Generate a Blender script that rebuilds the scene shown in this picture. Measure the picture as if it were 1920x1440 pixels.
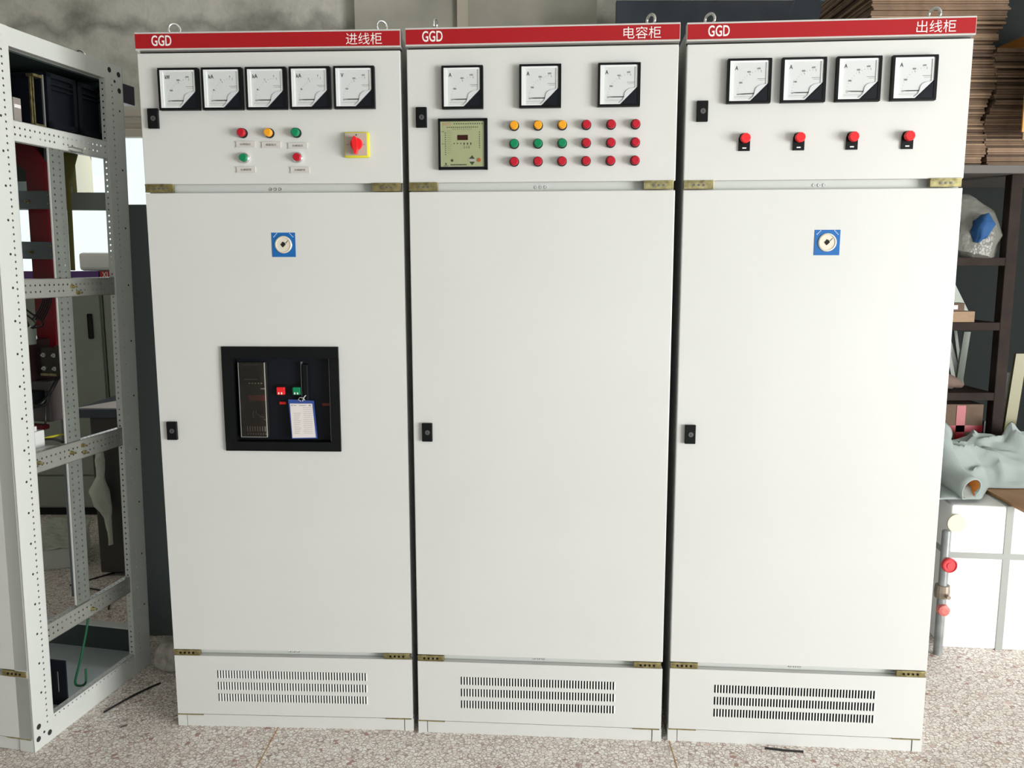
import bpy, bmesh, math, random
from mathutils import Vector, Matrix, noise
random.seed(7)
C = bpy.context.scene.collection
for o in list(bpy.data.objects): bpy.data.objects.remove(o)
PI = math.pi

# ------------------------------------------------------------------ camera, world, lights, exposure
cd = bpy.data.cameras.new('camera'); cam = bpy.data.objects.new('camera', cd); C.objects.link(cam)
cd.sensor_width = 36; cd.lens = 36*1546.77/1920; cd.clip_end = 100; cd.clip_start = 0.05
PITCH, ROLL = -0.1418, -0.0011
fwd = Vector((0, math.cos(PITCH), math.sin(PITCH))); up0 = Vector((0, -math.sin(PITCH), math.cos(PITCH))); r0 = Vector((1, 0, 0))
rr = math.cos(ROLL)*r0 + math.sin(ROLL)*up0; uu = -math.sin(ROLL)*r0 + math.cos(ROLL)*up0
M = Matrix((rr, uu, -fwd)).transposed().to_4x4(); M.translation = (0, 0, 1.5153)
cam.matrix_world = M
bpy.context.scene.camera = cam

W = bpy.data.worlds.new('world'); bpy.context.scene.world = W; W.use_nodes = True
bg = W.node_tree.nodes['Background']; bg.inputs[0].default_value = (0.90, 0.97, 1.0, 1); bg.inputs[1].default_value = 1.25

def area(name, loc, aim, sx, sy, power, col):
    l = bpy.data.lights.new(name, 'AREA'); l.shape = 'RECTANGLE'; l.size = sx; l.size_y = sy; l.energy = power; l.color = col
    o = bpy.data.objects.new(name, l); C.objects.link(o); o.location = loc
    o.rotation_euler = (Vector(aim)-Vector(loc)).to_track_quat('-Z', 'Y').to_euler()
    return o
area('door_daylight', (5.4, -1.4, 1.05), (0.2, 2.5, 0.75), 3.0, 2.0, 500, (1.0, 0.99, 0.96))
area('window_daylight', (-2.8, 5.72, 1.85), (-2.6, 2.0, 0.0), 1.5, 1.2, 30, (0.95, 0.98, 1.0))

S = bpy.context.scene
S.view_settings.view_transform = 'Standard'; S.view_settings.look = 'None'
S.view_settings.gamma = 1; S.view_settings.exposure = -0.12
S.view_settings.use_curve_mapping = False
S.cycles.use_denoising = True
S.cycles.max_bounces = 8; S.cycles.transparent_max_bounces = 8
S.cycles.sample_clamp_indirect = 6

# ------------------------------------------------------------------ materials
def srgb(r, g, b):
    f = lambda c: (c/255/12.92) if c/255 <= .04045 else ((c/255+.055)/1.055)**2.4
    return (f(r), f(g), f(b), 1)
def mat(name, col, rough=.5, metal=0, coat=0, bump=0, bscale=60, var=0, vscale=3, alpha=1, emis=0, spec=None, trans=0):
    m = bpy.data.materials.new(name); m.use_nodes = True
    nt = m.node_tree; b = nt.nodes['Principled BSDF']
    b.inputs['Base Color'].default_value = col; b.inputs['Roughness'].default_value = rough; b.inputs['Metallic'].default_value = metal
    b.inputs['Coat Weight'].default_value = coat; b.inputs['Alpha'].default_value = alpha
    if spec is not None: b.inputs['Specular IOR Level'].default_value = spec
    if trans: b.inputs['Transmission Weight'].default_value = trans
    if bump or var:
        tc = nt.nodes.new('ShaderNodeTexCoord')
    if bump:
        n = nt.nodes.new('ShaderNodeTexNoise'); n.inputs['Scale'].default_value = bscale; n.inputs['Detail'].default_value = 3
        bp = nt.nodes.new('ShaderNodeBump'); bp.inputs['Strength'].default_value = bump; bp.inputs['Distance'].default_value = .002
        nt.links.new(tc.outputs['Object'], n.inputs['Vector']); nt.links.new(n.outputs['Fac'], bp.inputs['Height']); nt.links.new(bp.outputs['Normal'], b.inputs['Normal'])
    if var:
        n2 = nt.nodes.new('ShaderNodeTexNoise'); n2.inputs['Scale'].default_value = vscale; n2.inputs['Detail'].default_value = 5
        mr = nt.nodes.new('ShaderNodeMapRange'); mr.inputs[1].default_value = .3; mr.inputs[2].default_value = .7; mr.inputs[3].default_value = 1-var; mr.inputs[4].default_value = 1+var*.4
        mx = nt.nodes.new('ShaderNodeMix'); mx.data_type = 'RGBA'; mx.blend_type = 'MULTIPLY'; mx.inputs[0].default_value = 1
        mx.inputs[6].default_value = col
        nt.links.new(tc.outputs['Object'], n2.inputs['Vector']); nt.links.new(n2.outputs['Fac'], mr.inputs[0]); nt.links.new(mr.outputs[0], mx.inputs[7]); nt.links.new(mx.outputs[2], b.inputs['Base Color'])
    return m
def lin(*c): return (*c, 1)
m_paint = mat('light_grey_powder_coat', lin(.655, .668, .655), .38, bump=.03, bscale=400, var=.03, vscale=2)
m_frame = mat('frame_paint', lin(.60, .625, .60), .4)
m_galv = mat('galvanised_steel', lin(.36, .37, .34), .38, .35, var=.1, vscale=8)
m_red = mat('red_header', lin(.37, .006, .012), .28)
m_trim = mat('header_border', lin(.55, .54, .52), .4)
m_white = mat('white_lettering', lin(.85, .84, .83), .5)
m_black = mat('black_plastic', lin(.004, .005, .006), .45, spec=.2)
m_navy = mat('navy_black_plastic', lin(.006, .008, .013), .5, spec=.2)
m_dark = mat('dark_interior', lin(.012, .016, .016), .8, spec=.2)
m_brass = mat('yellow_zinc', lin(.46, .40, .20), .32, .9, var=.5, vscale=60)
m_chrome = mat('chrome', lin(.85, .86, .86), .12, 1)
m_zinc = mat('zinc_plated', lin(.72, .73, .72), .3, .9)
m_dial = mat('dial_white', lin(.62, .65, .65), .35)
m_lens = mat('meter_lens_edge', lin(.80, .83, .84), .15, coat=.6)
m_ink = mat('ink', lin(.03, .03, .035), .6)
m_inkg = mat('grey_ink', lin(.13, .14, .13), .6)
m_curl = mat('curl_white', lin(.62, .64, .67), .4)
m_lr = mat('red_lens', lin(.46, .010, .025), .35, spec=.3)
m_lg = mat('green_lens', lin(.005, .22, .09), .35, spec=.3)
m_ly = mat('yellow_lens', lin(.85, .36, .01), .2, coat=.5)
m_redp = mat('bright_red_plastic', lin(.80, .015, .02), .3)
m_yelp = mat('yellow_plastic', lin(.72, .66, .02), .4)
m_beige = mat('switch_plate', lin(.48, .42, .36), .45)
m_label = mat('label_plate_plastic', lin(.62, .60, .58), .3, coat=.3)
m_blue = mat('blue_sticker', lin(.008, .13, .42), .35)
m_cream = mat('cream_plastic', lin(.70, .66, .56), .4)
m_olive = mat('olive_faceplate', lin(.33, .36, .20), .45)
m_maroon = mat('dark_red_display', lin(.035, .004, .003), .2)
m_brown = mat('orange_button', lin(.40, .09, .03), .4)
m_dgreen = mat('dark_green_mark', lin(.03, .05, .02), .6)
m_paper = mat('paper', lin(.72, .68, .67), .7)
m_bluec = mat('blue_card', lin(.03, .07, .30), .4)
m_busred = mat('red_busbar_paint', lin(.13, .004, .008), .3)
m_olv = mat('olive_busbar_paint', lin(.13, .12, .03), .4)
m_teal = mat('dark_teal_panel', lin(.028, .042, .042), .4)
m_card = mat('cardboard', lin(.21, .135, .085), .8, var=.3, vscale=15)
m_card2 = mat('cardboard_dark', lin(.12, .075, .048), .8, var=.3, vscale=15)
m_card3 = mat('cardboard_light', lin(.30, .20, .125), .8, var=.25, vscale=15)
m_orange = mat('orange_cardboard', lin(.62, .30, .07), .7)
m_rack = mat('rusty_brown_steel', lin(.024, .015, .012), .75, spec=.2, var=.4, vscale=12)
m_dsteel = mat('dark_steel_sheet', lin(.045, .06, .085), .35, .3, var=.3, vscale=4)
m_bsteel = mat('blue_grey_steel_sheet', lin(.15, .20, .24), .4, .2, var=.25, vscale=6)
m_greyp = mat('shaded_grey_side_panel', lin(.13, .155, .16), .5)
m_xl = mat('green_grey_paint', lin(.24, .275, .235), .45, var=.08)
m_purple = mat('purple_header', lin(.09, .025, .20), .4)
m_foam = mat('white_foam_sheet', lin(.88, .89, .89), .6, bump=.4, bscale=25)
m_foamb = mat('white_carton', lin(.72, .76, .73), .6, bump=.2, bscale=25)
m_strap = mat('grey_strap', lin(.34, .36, .34), .45)
m_cloth = mat('grey_green_cloth', lin(.30, .35, .335), .85, bump=.3, bscale=500)
m_lining = mat('orange_lining', lin(.60, .26, .05), .8)
m_wood = mat('brown_board', lin(.36, .19, .08), .5, var=.25, vscale=9)
m_stone = mat('concrete_lump', lin(.48, .45, .42), .9, bump=1, bscale=70, var=.4, vscale=45)
m_wire = mat('black_cable', lin(.008, .008, .009), .4)
m_yg = mat('yellow_green_cable', lin(.45, .42, .02), .4)
m_gwire = mat('green_cable', lin(.005, .09, .04), .4)
m_pipe = mat('grey_pipe', lin(.26, .28, .28), .45, .3, var=.3, vscale=20)
m_cream2 = mat('cream_window_frame', lin(.55, .50, .42), .5)
m_divider = mat('brass_divider', lin(.42, .22, .07), .5)
m_hole2 = mat('hole_dark', lin(.02, .022, .022), .8)
m_steel_dark = mat('dull_steel', lin(.16, .16, .17), .35, .6)
m_hole = mat('hole_black', lin(.004, .004, .004), .8)
def clear(name, tint, amt, rough=.05):
    m = bpy.data.materials.new(name); m.use_nodes = True; nt = m.node_tree; nt.nodes.remove(nt.nodes['Principled BSDF'])
    out = nt.nodes['Material Output']; t = nt.nodes.new('ShaderNodeBsdfTransparent'); t.inputs[0].default_value = tint
    g = nt.nodes.new('ShaderNodeBsdfGlossy'); g.inputs['Roughness'].default_value = rough
    mx = nt.nodes.new('ShaderNodeMixShader'); fr = nt.nodes.new('ShaderNodeFresnel'); fr.inputs[0].default_value = 1.35
    mm = nt.nodes.new('ShaderNodeMath'); mm.operation = 'ADD'; mm.inputs[1].default_value = amt
    nt.links.new(fr.outputs[0], mm.inputs[0]); nt.links.new(mm.outputs[0], mx.inputs[0]); nt.links.new(t.outputs[0], mx.inputs[1]); nt.links.new(g.outputs[0], mx.inputs[2]); nt.links.new(mx.outputs[0], out.inputs[0])
    return m
m_clear = clear('clear_plastic', (.85, .84, .82, 1), .03)
m_pane = clear('window_glass', (.97, .99, .98, 1), 0)
def film(name, col, a):
    m = mat(name, col, .25, alpha=a, bump=1.0, bscale=30); m.node_tree.nodes['Bump'].inputs['Distance'].default_value = .01
    return m
m_bag = film('clear_polythene', lin(.30, .30, .27), .55)
m_bagw = film('milky_polythene', lin(.62, .66, .58), .85)
m_bluerag = mat('blue_rag', lin(.012, .075, .22), .8)

def floor_mat():
    m = bpy.data.materials.new('terrazzo'); m.use_nodes = True; nt = m.node_tree; b = nt.nodes['Principled BSDF']; N = nt.nodes.new; L = nt.links.new
    tc = N('ShaderNodeTexCoord')
    nz = N('ShaderNodeTexNoise'); nz.inputs['Scale'].default_value = 60; L(tc.outputs['Object'], nz.inputs['Vector'])
    ad = N('ShaderNodeVectorMath'); ad.operation = 'MULTIPLY_ADD'; ad.inputs[1].default_value = (.008, .008, 0)
    L(nz.outputs['Color'], ad.inputs[0]); L(tc.outputs['Object'], ad.inputs[2])
    v = N('ShaderNodeTexVoronoi'); v.inputs['Scale'].default_value = 78; v.feature = 'F1'; L(ad.outputs[0], v.inputs['Vector'])
    e = N('ShaderNodeTexVoronoi'); e.inputs['Scale'].default_value = 78; e.feature = 'DISTANCE_TO_EDGE'; L(ad.outputs[0], e.inputs['Vector'])
    sep = N('ShaderNodeSeparateColor'); L(v.outputs['Color'], sep.inputs[0])
    cr = N('ShaderNodeValToRGB'); r = cr.color_ramp; r.interpolation = 'CONSTANT'
    cols = [(0, (.82, .77, .71)), (.25, (.90, .86, .81)), (.5, (.68, .62, .57)), (.60, (.85, .79, .73)), (.76, (.93, .90, .86)), (.965, (.42, .25, .21)), (.982, (.70, .55, .48))]
    r.elements[0].color = (*cols[0][1], 1)
    r.elements[1].position = cols[1][0]; r.elements[1].color = (*cols[1][1], 1)
    for p, c in cols[2:]:
        el = r.elements.new(p); el.color = (*c, 1)
    L(sep.outputs[0], cr.inputs[0])
    big = N('ShaderNodeTexNoise'); big.inputs['Scale'].default_value = 6; big.inputs['Detail'].default_value = 4; L(tc.outputs['Object'], big.inputs['Vector'])
    # per-cell threshold of joint width so that small chips break up
    th = N('ShaderNodeMapRange'); th.inputs[1].default_value = 0; th.inputs[2].default_value = 1; th.inputs[3].default_value = .04; th.inputs[4].default_value = .155
    L(sep.outputs[1], th.inputs[0])
    lt = N('ShaderNodeMath'); lt.operation = 'DIVIDE'; L(e.outputs['Distance'], lt.inputs[0]); L(th.outputs[0], lt.inputs[1])
    cl = N('ShaderNodeMath'); cl.operation = 'POWER'; cl.use_clamp = True; cl.inputs[1].default_value = 2.0; L(lt.outputs[0], cl.inputs[0])
    grout = N('ShaderNodeMix'); grout.data_type = 'RGBA'; grout.inputs[6].default_value = (.33, .27, .24, 1); grout.inputs[7].default_value = (.46, .33, .29, 1); L(big.outputs['Fac'], grout.inputs[0])
    mx = N('ShaderNodeMix'); mx.data_type = 'RGBA'; L(cl.outputs[0], mx.inputs[0]); L(grout.outputs[2], mx.inputs[6]); L(cr.outputs[0], mx.inputs[7])
    L(mx.outputs[2], b.inputs['Base Color']); b.inputs['Roughness'].default_value = .55
    return m
def wall_mat():
    m = bpy.data.materials.new('rough_plaster'); m.use_nodes = True; nt = m.node_tree; b = nt.nodes['Principled BSDF']; N = nt.nodes.new; L = nt.links.new
    tc = N('ShaderNodeTexCoord'); n = N('ShaderNodeTexNoise'); n.inputs['Scale'].default_value = 1.6; n.inputs['Detail'].default_value = 8; n.inputs['Roughness'].default_value = .65
    L(tc.outputs['Object'], n.inputs['Vector'])
    cr = N('ShaderNodeValToRGB'); r = cr.color_ramp
    r.elements[0].position = .32; r.elements[0].color = (.36, .355, .31, 1); r.elements[1].position = .7; r.elements[1].color = (.78, .77, .70, 1)
    el = r.elements.new(.5); el.color = (.62, .61, .55, 1)
    L(n.outputs['Fac'], cr.inputs[0]); b.inputs['Roughness'].default_value = .9
    # damp tide mark: a band with a ragged lower edge at about 3.1 m
    sx = N('ShaderNodeSeparateXYZ'); L(tc.outputs['Object'], sx.inputs[0])
    n3 = N('ShaderNodeTexNoise'); n3.inputs['Scale'].default_value = 4.5; n3.inputs['Detail'].default_value = 5; L(tc.outputs['Object'], n3.inputs['Vector'])
    def mth(op, a, c): 
        q = N('ShaderNodeMath'); q.operation = op
        for i, w in ((0, a), (1, c)):
            if isinstance(w, (int, float)): q.inputs[i].default_value = w
            else: L(w, q.inputs[i])
        return q.outputs[0]
    hgt = mth('ADD', sx.outputs[2], mth('MULTIPLY', mth('SUBTRACT', n3.outputs['Fac'], .5), .34))
    d = mth('ABSOLUTE', mth('SUBTRACT', hgt, 3.10), 0)
    mr = N('ShaderNodeMapRange'); mr.inputs[1].default_value = .0; mr.inputs[2].default_value = .075; mr.inputs[3].default_value = .58; mr.inputs[4].default_value = 1.0; L(d, mr.inputs[0])
    mx = N('ShaderNodeMix'); mx.data_type = 'RGBA'; mx.blend_type = 'MULTIPLY'; mx.inputs[0].default_value = 1; L(cr.outputs[0], mx.inputs[6]); L(mr.outputs[0], mx.inputs[7])
    L(mx.outputs[2], b.inputs['Base Color'])
    n2 = N('ShaderNodeTexNoise'); n2.inputs['Scale'].default_value = 18; n2.inputs['Detail'].default_value = 6; L(tc.outputs['Object'], n2.inputs['Vector'])
    bp = N('ShaderNodeBump'); bp.inputs['Strength'].default_value = .5; bp.inputs['Distance'].default_value = .02; L(n2.outputs['Fac'], bp.inputs['Height']); L(bp.outputs[0], b.inputs['Normal'])
    return m
m_floor = floor_mat(); m_wall = wall_mat()
m_ceil = mat('ceiling_paint', lin(.45, .45, .42), .9)

# ------------------------------------------------------------------ mesh helpers
class MB:
    def __init__(s): s.bm = bmesh.new()
    def box(s, x0, x1, y0, y1, z0, z1, bev=0, rot=None):
        vs = [(x, y, z) for x in (x0, x1) for y in (y0, y1) for z in (z0, z1)]
        v = [s.bm.verts.new(p) for p in vs]
        fs = [s.bm.faces.new([v[i] for i in f]) for f in ((0, 1, 3, 2), (4, 6, 7, 5), (0, 4, 5, 1), (2, 3, 7, 6), (0, 2, 6, 4), (1, 5, 7, 3))]
        if bev:
            es = list({e for f in fs for e in f.edges})
            r = bmesh.ops.bevel(s.bm, geom=es, offset=bev, segments=2, affect='EDGES', profile=.5)
            v = list({w for f in r['faces'] for w in f.verts} | {w for w in v if w.is_valid})
        if rot is not None: bmesh.ops.transform(s.bm, matrix=rot, verts=v)
        return s
    def prism(s, pts, a0, a1, axis='y'):
        # polygon in the plane across `axis`, extruded from a0 to a1
        def P(p, a): return {'y': (p[0], a, p[1]), 'x': (a, p[0], p[1]), 'z': (p[0], p[1], a)}[axis]
        A = [s.bm.verts.new(P(p, a0)) for p in pts]; B = [s.bm.verts.new(P(p, a1)) for p in pts]
        n = len(pts)
        s.bm.faces.new(A); s.bm.faces.new(B[::-1])
        for i in range(n): s.bm.faces.new((A[i], B[i], B[(i+1) % n], A[(i+1) % n]))
        return s
    def cyl(s, c, r, a0, a1, axis='y', seg=24, r2=None, ph=0):
        r2 = r if r2 is None else r2
        A = []; B = []
        for i in range(seg):
            t = 2*PI*i/seg+ph; ca, sa = math.cos(t), math.sin(t)
            for lst, rad, a in ((A, r, a0), (B, r2, a1)):
                p = (c[0]+rad*ca, c[1]+rad*sa)
                lst.append(s.bm.verts.new({'y': (p[0], a, p[1]), 'x': (a, p[0], p[1]), 'z': (p[0], p[1], a)}[axis]))
        s.bm.faces.new(A); s.bm.faces.new(B[::-1])
        for i in range(seg): s.bm.faces.new((A[i], B[i], B[(i+1) % seg], A[(i+1) % seg]))
        return s
    def lathe(s, c, prof, axis='y', seg=24):
        rings = []
        for rad, a in prof:
            ring = []
            for i in range(seg):
                t = 2*PI*i/seg; p = (c[0]+rad*math.cos(t), c[1]+rad*math.sin(t))
                ring.append(s.bm.verts.new({'y': (p[0], a, p[1]), 'x': (a, p[0], p[1]), 'z': (p[0], p[1], a)}[axis]))
            rings.append(ring)
        for A, B in zip(rings, rings[1:]):
            for i in range(seg): s.bm.faces.new((A[i], B[i], B[(i+1) % seg], A[(i+1) % seg]))
        s.bm.faces.new(rings[-1][::-1]); s.bm.faces.new(rings[0])
        return s
    def tube(s, pts, r, seg=8, rad=None):
        pts = [Vector(p) for p in pts]; n = len(pts); rings = []
        side = None
        for i, p in enumerate(pts):
            t = (pts[min(i+1, n-1)]-pts[max(i-1, 0)]).normalized()
            if side is None:
                side = t.cross(Vector((0, 0, 1)))
                if side.length < .1: side = t.cross(Vector((1, 0, 0)))
            side = (side-t*side.dot(t)).normalized(); up = t.cross(side)
            q = rad[i] if rad else r
            rings.append([s.bm.verts.new(p+q*(math.cos(2*PI*k/seg)*side+math.sin(2*PI*k/seg)*up)) for k in range(seg)])
        for A, B in zip(rings, rings[1:]):
            for k in range(seg): s.bm.faces.new((A[k], A[(k+1) % seg], B[(k+1) % seg], B[k]))
        s.bm.faces.new(rings[0][::-1]); s.bm.faces.new(rings[-1])
        return s
    def torus(s, c, R, r, rotz=0, seg=28, k=10, sx=1, sz=1):
        rings = []
        for i in range(seg):
            a = 2*PI*i/seg; ring = []
            for j in range(k):
                b = 2*PI*j/k; rad = R+r*math.cos(b)
                p = Vector((rad*math.cos(a)*sx, r*math.sin(b), rad*math.sin(a)*sz)); p.rotate(Matrix.Rotation(rotz, 3, 'Z'))
                ring.append(s.bm.verts.new(p+Vector(c)))
            rings.append(ring)
        for i in range(seg):
            A, B = rings[i], rings[(i+1) % seg]
            for j in range(k): s.bm.faces.new((A[j], A[(j+1) % k], B[(j+1) % k], B[j]))
        return s
    def perf(s, P, U, V, nu, nv, pu, pv, r, th, holes=None, seg=8):
        """perforated plate: nu x nv cells of size pu x pv from corner P along U and V, a round hole in each cell for which holes(i,j) is true"""
        P, U, V = Vector(P), Vector(U).normalized(), Vector(V).normalized(); Nn = U.cross(V).normalized()*th
        cache = {}
        def vt(a, b, k):
            key = (round(a, 6), round(b, 6), k)
            if key not in cache: cache[key] = s.bm.verts.new(P+U*a+V*b-(Nn if k else Vector((0, 0, 0))))
            return cache[key]
        for i in range(nu):
            for j in range(nv):
                a0, b0 = i*pu, j*pv; h = True if holes is None else holes(i, j)
                sq = [(a0+pu, b0+pv/2), (a0+pu, b0+pv), (a0+pu/2, b0+pv), (a0, b0+pv), (a0, b0+pv/2), (a0, b0), (a0+pu/2, b0), (a0+pu, b0)]
                if not h:
                    s.bm.faces.new([vt(*p, 0) for p in sq]); s.bm.faces.new([vt(*p, 1) for p in sq[::-1]]); continue
                ci = [(a0+pu/2+r*math.cos(k*PI/4), b0+pv/2+r*math.sin(k*PI/4)) for k in range(8)]
                for k in range(8):
                    n = (k+1) % 8
                    s.bm.faces.new([vt(*sq[k], 0), vt(*sq[n], 0), vt(*ci[n], 0), vt(*ci[k], 0)])
                    s.bm.faces.new([vt(*ci[k], 1), vt(*ci[n], 1), vt(*sq[n], 1), vt(*sq[k], 1)])
                    s.bm.faces.new([vt(*ci[k], 0), vt(*ci[n], 0), vt(*ci[n], 1), vt(*ci[k], 1)])
        Lu, Lv = nu*pu, nv*pv
        for a, b in (((0, 0), (Lu, 0)), ((Lu, 0), (Lu, Lv)), ((Lu, Lv), (0, Lv)), ((0, Lv), (0, 0))):
            q = [s.bm.verts.new(P+U*a[0]+V*a[1]), s.bm.verts.new(P+U*b[0]+V*b[1]), s.bm.verts.new(P+U*b[0]+V*b[1]-Nn), s.bm.verts.new(P+U*a[0]+V*a[1]-Nn)]
            s.bm.faces.new(q)
        return s
    def mark(s, i):
        # faces made since the last mark get material slot i
        done = getattr(s, 'done', set())
        for f in s.bm.faces:
            if f not in done: f.material_index = i; done.add(f)
        s.done = done; return s
    def build(s, name, m, parent=None, smooth=False, norm=True):
        if norm: bmesh.ops.recalc_face_normals(s.bm, faces=s.bm.faces)
        me = bpy.data.meshes.new(name); s.bm.to_mesh(me); s.bm.free()
        for q in (m if isinstance(m, (list, tuple)) else [m]): me.materials.append(q)
        if smooth:
            for p in me.polygons: p.use_smooth = True
            me.set_sharp_from_angle(angle=math.radians(40))
        o = bpy.data.objects.new(name, me); C.objects.link(o)
        if parent: o.parent = parent
        return o
def smooth_path(p, k=5):
    p = [Vector(q) for q in p]; out = []
    for i in range(len(p)-1):
        a, b_, c, d = p[max(i-1, 0)], p[i], p[i+1], p[min(i+2, len(p)-1)]
        for j in range(k):
            t = j/k; out.append(.5*((2*b_)+(c-a)*t+(2*a-5*b_+4*c-d)*t*t+(3*b_-a-3*c+d)*t**3))
    return out+[p[-1]]
def tag(o, label, cat=None, group=None, kind=None):
    if label: o['label'] = label
    if cat: o['category'] = cat
    if group: o['group'] = group
    if kind: o['kind'] = kind
    return o
def empty(name, loc=(0, 0, 0), rot=(0, 0, 0)):
    o = bpy.data.objects.new(name, None); C.objects.link(o); o.location = loc; o.rotation_euler = rot; o.empty_display_size = .1
    return o
def struct(o): o['kind'] = 'structure'; return o
def lettering(txt, x0, x1, z0, z1, y, m, parent, name='lettering', bold=0.0, th=.0004, faceplus=None):
    cu = bpy.data.curves.new('t', 'FONT'); cu.body = txt; cu.size = 1; cu.offset = bold; cu.extrude = .01
    cu.resolution_u = 4
    t = bpy.data.objects.new('t', cu); C.objects.link(t)
    dg = bpy.context.evaluated_depsgraph_get()
    me = bpy.data.meshes.new_from_object(t.evaluated_get(dg)); bpy.data.objects.remove(t); bpy.data.curves.remove(cu)
    xs = [v.co.x for v in me.vertices]; ys = [v.co.y for v in me.vertices]
    ax, bx_, ay, by_ = min(xs), max(xs), min(ys), max(ys)
    for v in me.vertices:
        u = (v.co.x-ax)/(bx_-ax); w = (v.co.y-ay)/(by_-ay)
        v.co = (x0+u*(x1-x0), y-(th if v.co.z > 0 else 0), z0+w*(z1-z0))
    me.materials.clear(); me.materials.append(m)
    me.name = name
    o = bpy.data.objects.new(name, me); C.objects.link(o); o.parent = parent
    return o

# ------------------------------------------------------------------ instruments (fronts lie on the door plane y = 0, protrude to -y)
def meter(P, u, z, w=.121, unit='A', nums=('200', '400', '600'), tilt=0.0, lab=None):
    h = w; d = .017
    t = empty('panel_meter', (u, 0, z)); t.parent = P
    # bezel: black frame with bevelled outer lip
    b = MB(); f = .0065
    b.box(0, w, -d, 0, 0, f, .0012); b.box(0, w, -d, 0, h-f, h, .0012); b.box(0, f, -d, 0, f-.001, h-f+.001); b.box(w-f-.002, w, -d, 0, f-.001, h-f+.001)
    b.box(f-.001, w-f+.001, -.004, 0, f-.001, h-f+.001)
    b.build('bezel', m_black, t)
    x0, x1, z0, z1 = f, w-f-.002, f, h-f; c = .048
    MB().prism([(x0, z0), (x1-c, z0), (x1, z0+c), (x1, z1), (x0, z1)], -.0125, -.004).build('dial', m_dial, t)
    # raised transparent cover rim, reads as a pale bevel round the dial
    rim = MB()
    rim.prism([(x0, z0), (x0+.009, z0), (x0+.009, z1), (x0, z1)], -.0165, -.012)
    rim.prism([(x0+.009, z1-.005), (x1-.005, z1-.005), (x1-.005, z1), (x0+.009, z1)], -.0160, -.012)
    rim.prism([(x1-.006, z0+c-.006), (x1, z0+c), (x1, z1), (x1-.006, z1)], -.0145, -.012)
    rim.prism([(x0+.009, z0), (x1-c, z0), (x1-c-.004, z0+.004), (x0+.009, z0+.004)], -.0150, -.012)
    rim.build('cover_rim', m_lens, t)
    MB().prism([(x1-c+.001, z0-.001), (x1+.002, z0-.001), (x1+.002, z0+c-.001)], -.0158, -.004).build('corner_cover', m_navy, t)
    # curled page corner
    cu = [(x1-c, z0+.001), (x1, z0+c), (x1-.010, z0+c-.0035), (x1-.022, z0+c-.005), (x1-.031, z0+c-.010), (x1-.0355, z0+c-.017), (x1-.037, z0+c-.026), (x1-.041, z0+.012), (x1-c-.004, z0+.003)]
    MB().prism(cu, -.0150, -.0125).build('curled_corner', m_curl, t)
    # needle, scale ticks and small print
    px, pz = x1-c*.62, z0+.0205
    n = MB(); L = .056
    n.prism([(px-L, pz+tilt*L-.0003), (px-L*.7, pz+tilt*L*.7-.0014), (px-.003, pz-.0013), (px-.003, pz+.0013), (px-L*.7, pz+tilt*L*.7+.0010), (px-L, pz+tilt*L+.0003)], -.0140, -.0127)
    n.build('needle', m_ink, t)
    sc = MB()
    cx, cz = x1-.020, z0+.018; R = .066
    for k in range(0, 13):
        a = PI-k*(PI/2)/12*1.0
        big = k % 4 == 0; l = .006 if big else .0026; wd = .0005 if big else .00028
        ca, sa = math.cos(a), math.sin(a)
        p = [(cx+(R+dr)*ca-sg*wd*sa, cz+(R+dr)*sa+sg*wd*ca) for dr, sg in ((0, -1), (0, 1), (-l, 1), (-l, -1))]
        if all(x0+.011 < q[0] < x1-.007 and q[1] < z1-.007 for q in p): sc.prism(p, -.0128, -.0125)
    for i in range(5): sc.box(x1-.030+i*.0045, x1-.0265+i*.0045, -.0128, -.0125, z0+.060, z0+.0612)
    for i in range(4): sc.box(x1-.026+i*.0045, x1-.0225+i*.0045, -.0128, -.0125, z0+.056, z0+.0568)
    for i in range(9): sc.box(x0+.015+i*.0052, x0+.0185+i*.0052, -.0128, -.0125, z0+.0115, z0+.0122)
    sc.build('scale', m_inkg, t)
    wu = {'A': .0085, 'V': .0085, 'kA': .0150, 'kW': .0145}[unit]
    lettering(unit, x0+.0145, x0+.0145+wu, z1-.0245, z1-.0135, -.0126, m_ink, t, 'unit_lettering', .012)
    for q, (nx, nz) in zip(nums, ((x0+.0265, z0+.0480), (x0+.0485, z0+.0770), (x0+.0760, z0+.0860))):
        ww = .0040*len(q.replace('.', ''))
        lettering(q, nx, nx+ww*.8, nz, nz+.0048, -.0126, m_inkg, t, 'number_lettering')
    if lab: t['label'] = lab
    return t
def lamp(P, u, z, m, lab, r=.0143, chrome=False):
    b = MB()
    if chrome: b.lathe((u, z), [(r*1.08, 0), (r*1.08, -.002), (r, -.009), (r*.86, -.011)], seg=24)
    else: b.lathe((u, z), [(r, 0), (r, -.008), (r*.93, -.011)], seg=24)
    o = b.build('push_button' if chrome else 'pilot_lamp', m_chrome if chrome else m_black, P, True)
    l = MB()
    if chrome: l.lathe((u, z), [(r*.76, -.009), (r*.76, -.019), (r*.66, -.0205)], seg=24)
    else: l.lathe((u, z), [(r*.88, -.010), (r*.86, -.022), (r*.66, -.0255)], seg=12)
    lo = l.build('button_cap' if chrome else 'lens', m, o, chrome)
    o['label'] = lab; return o
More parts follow.
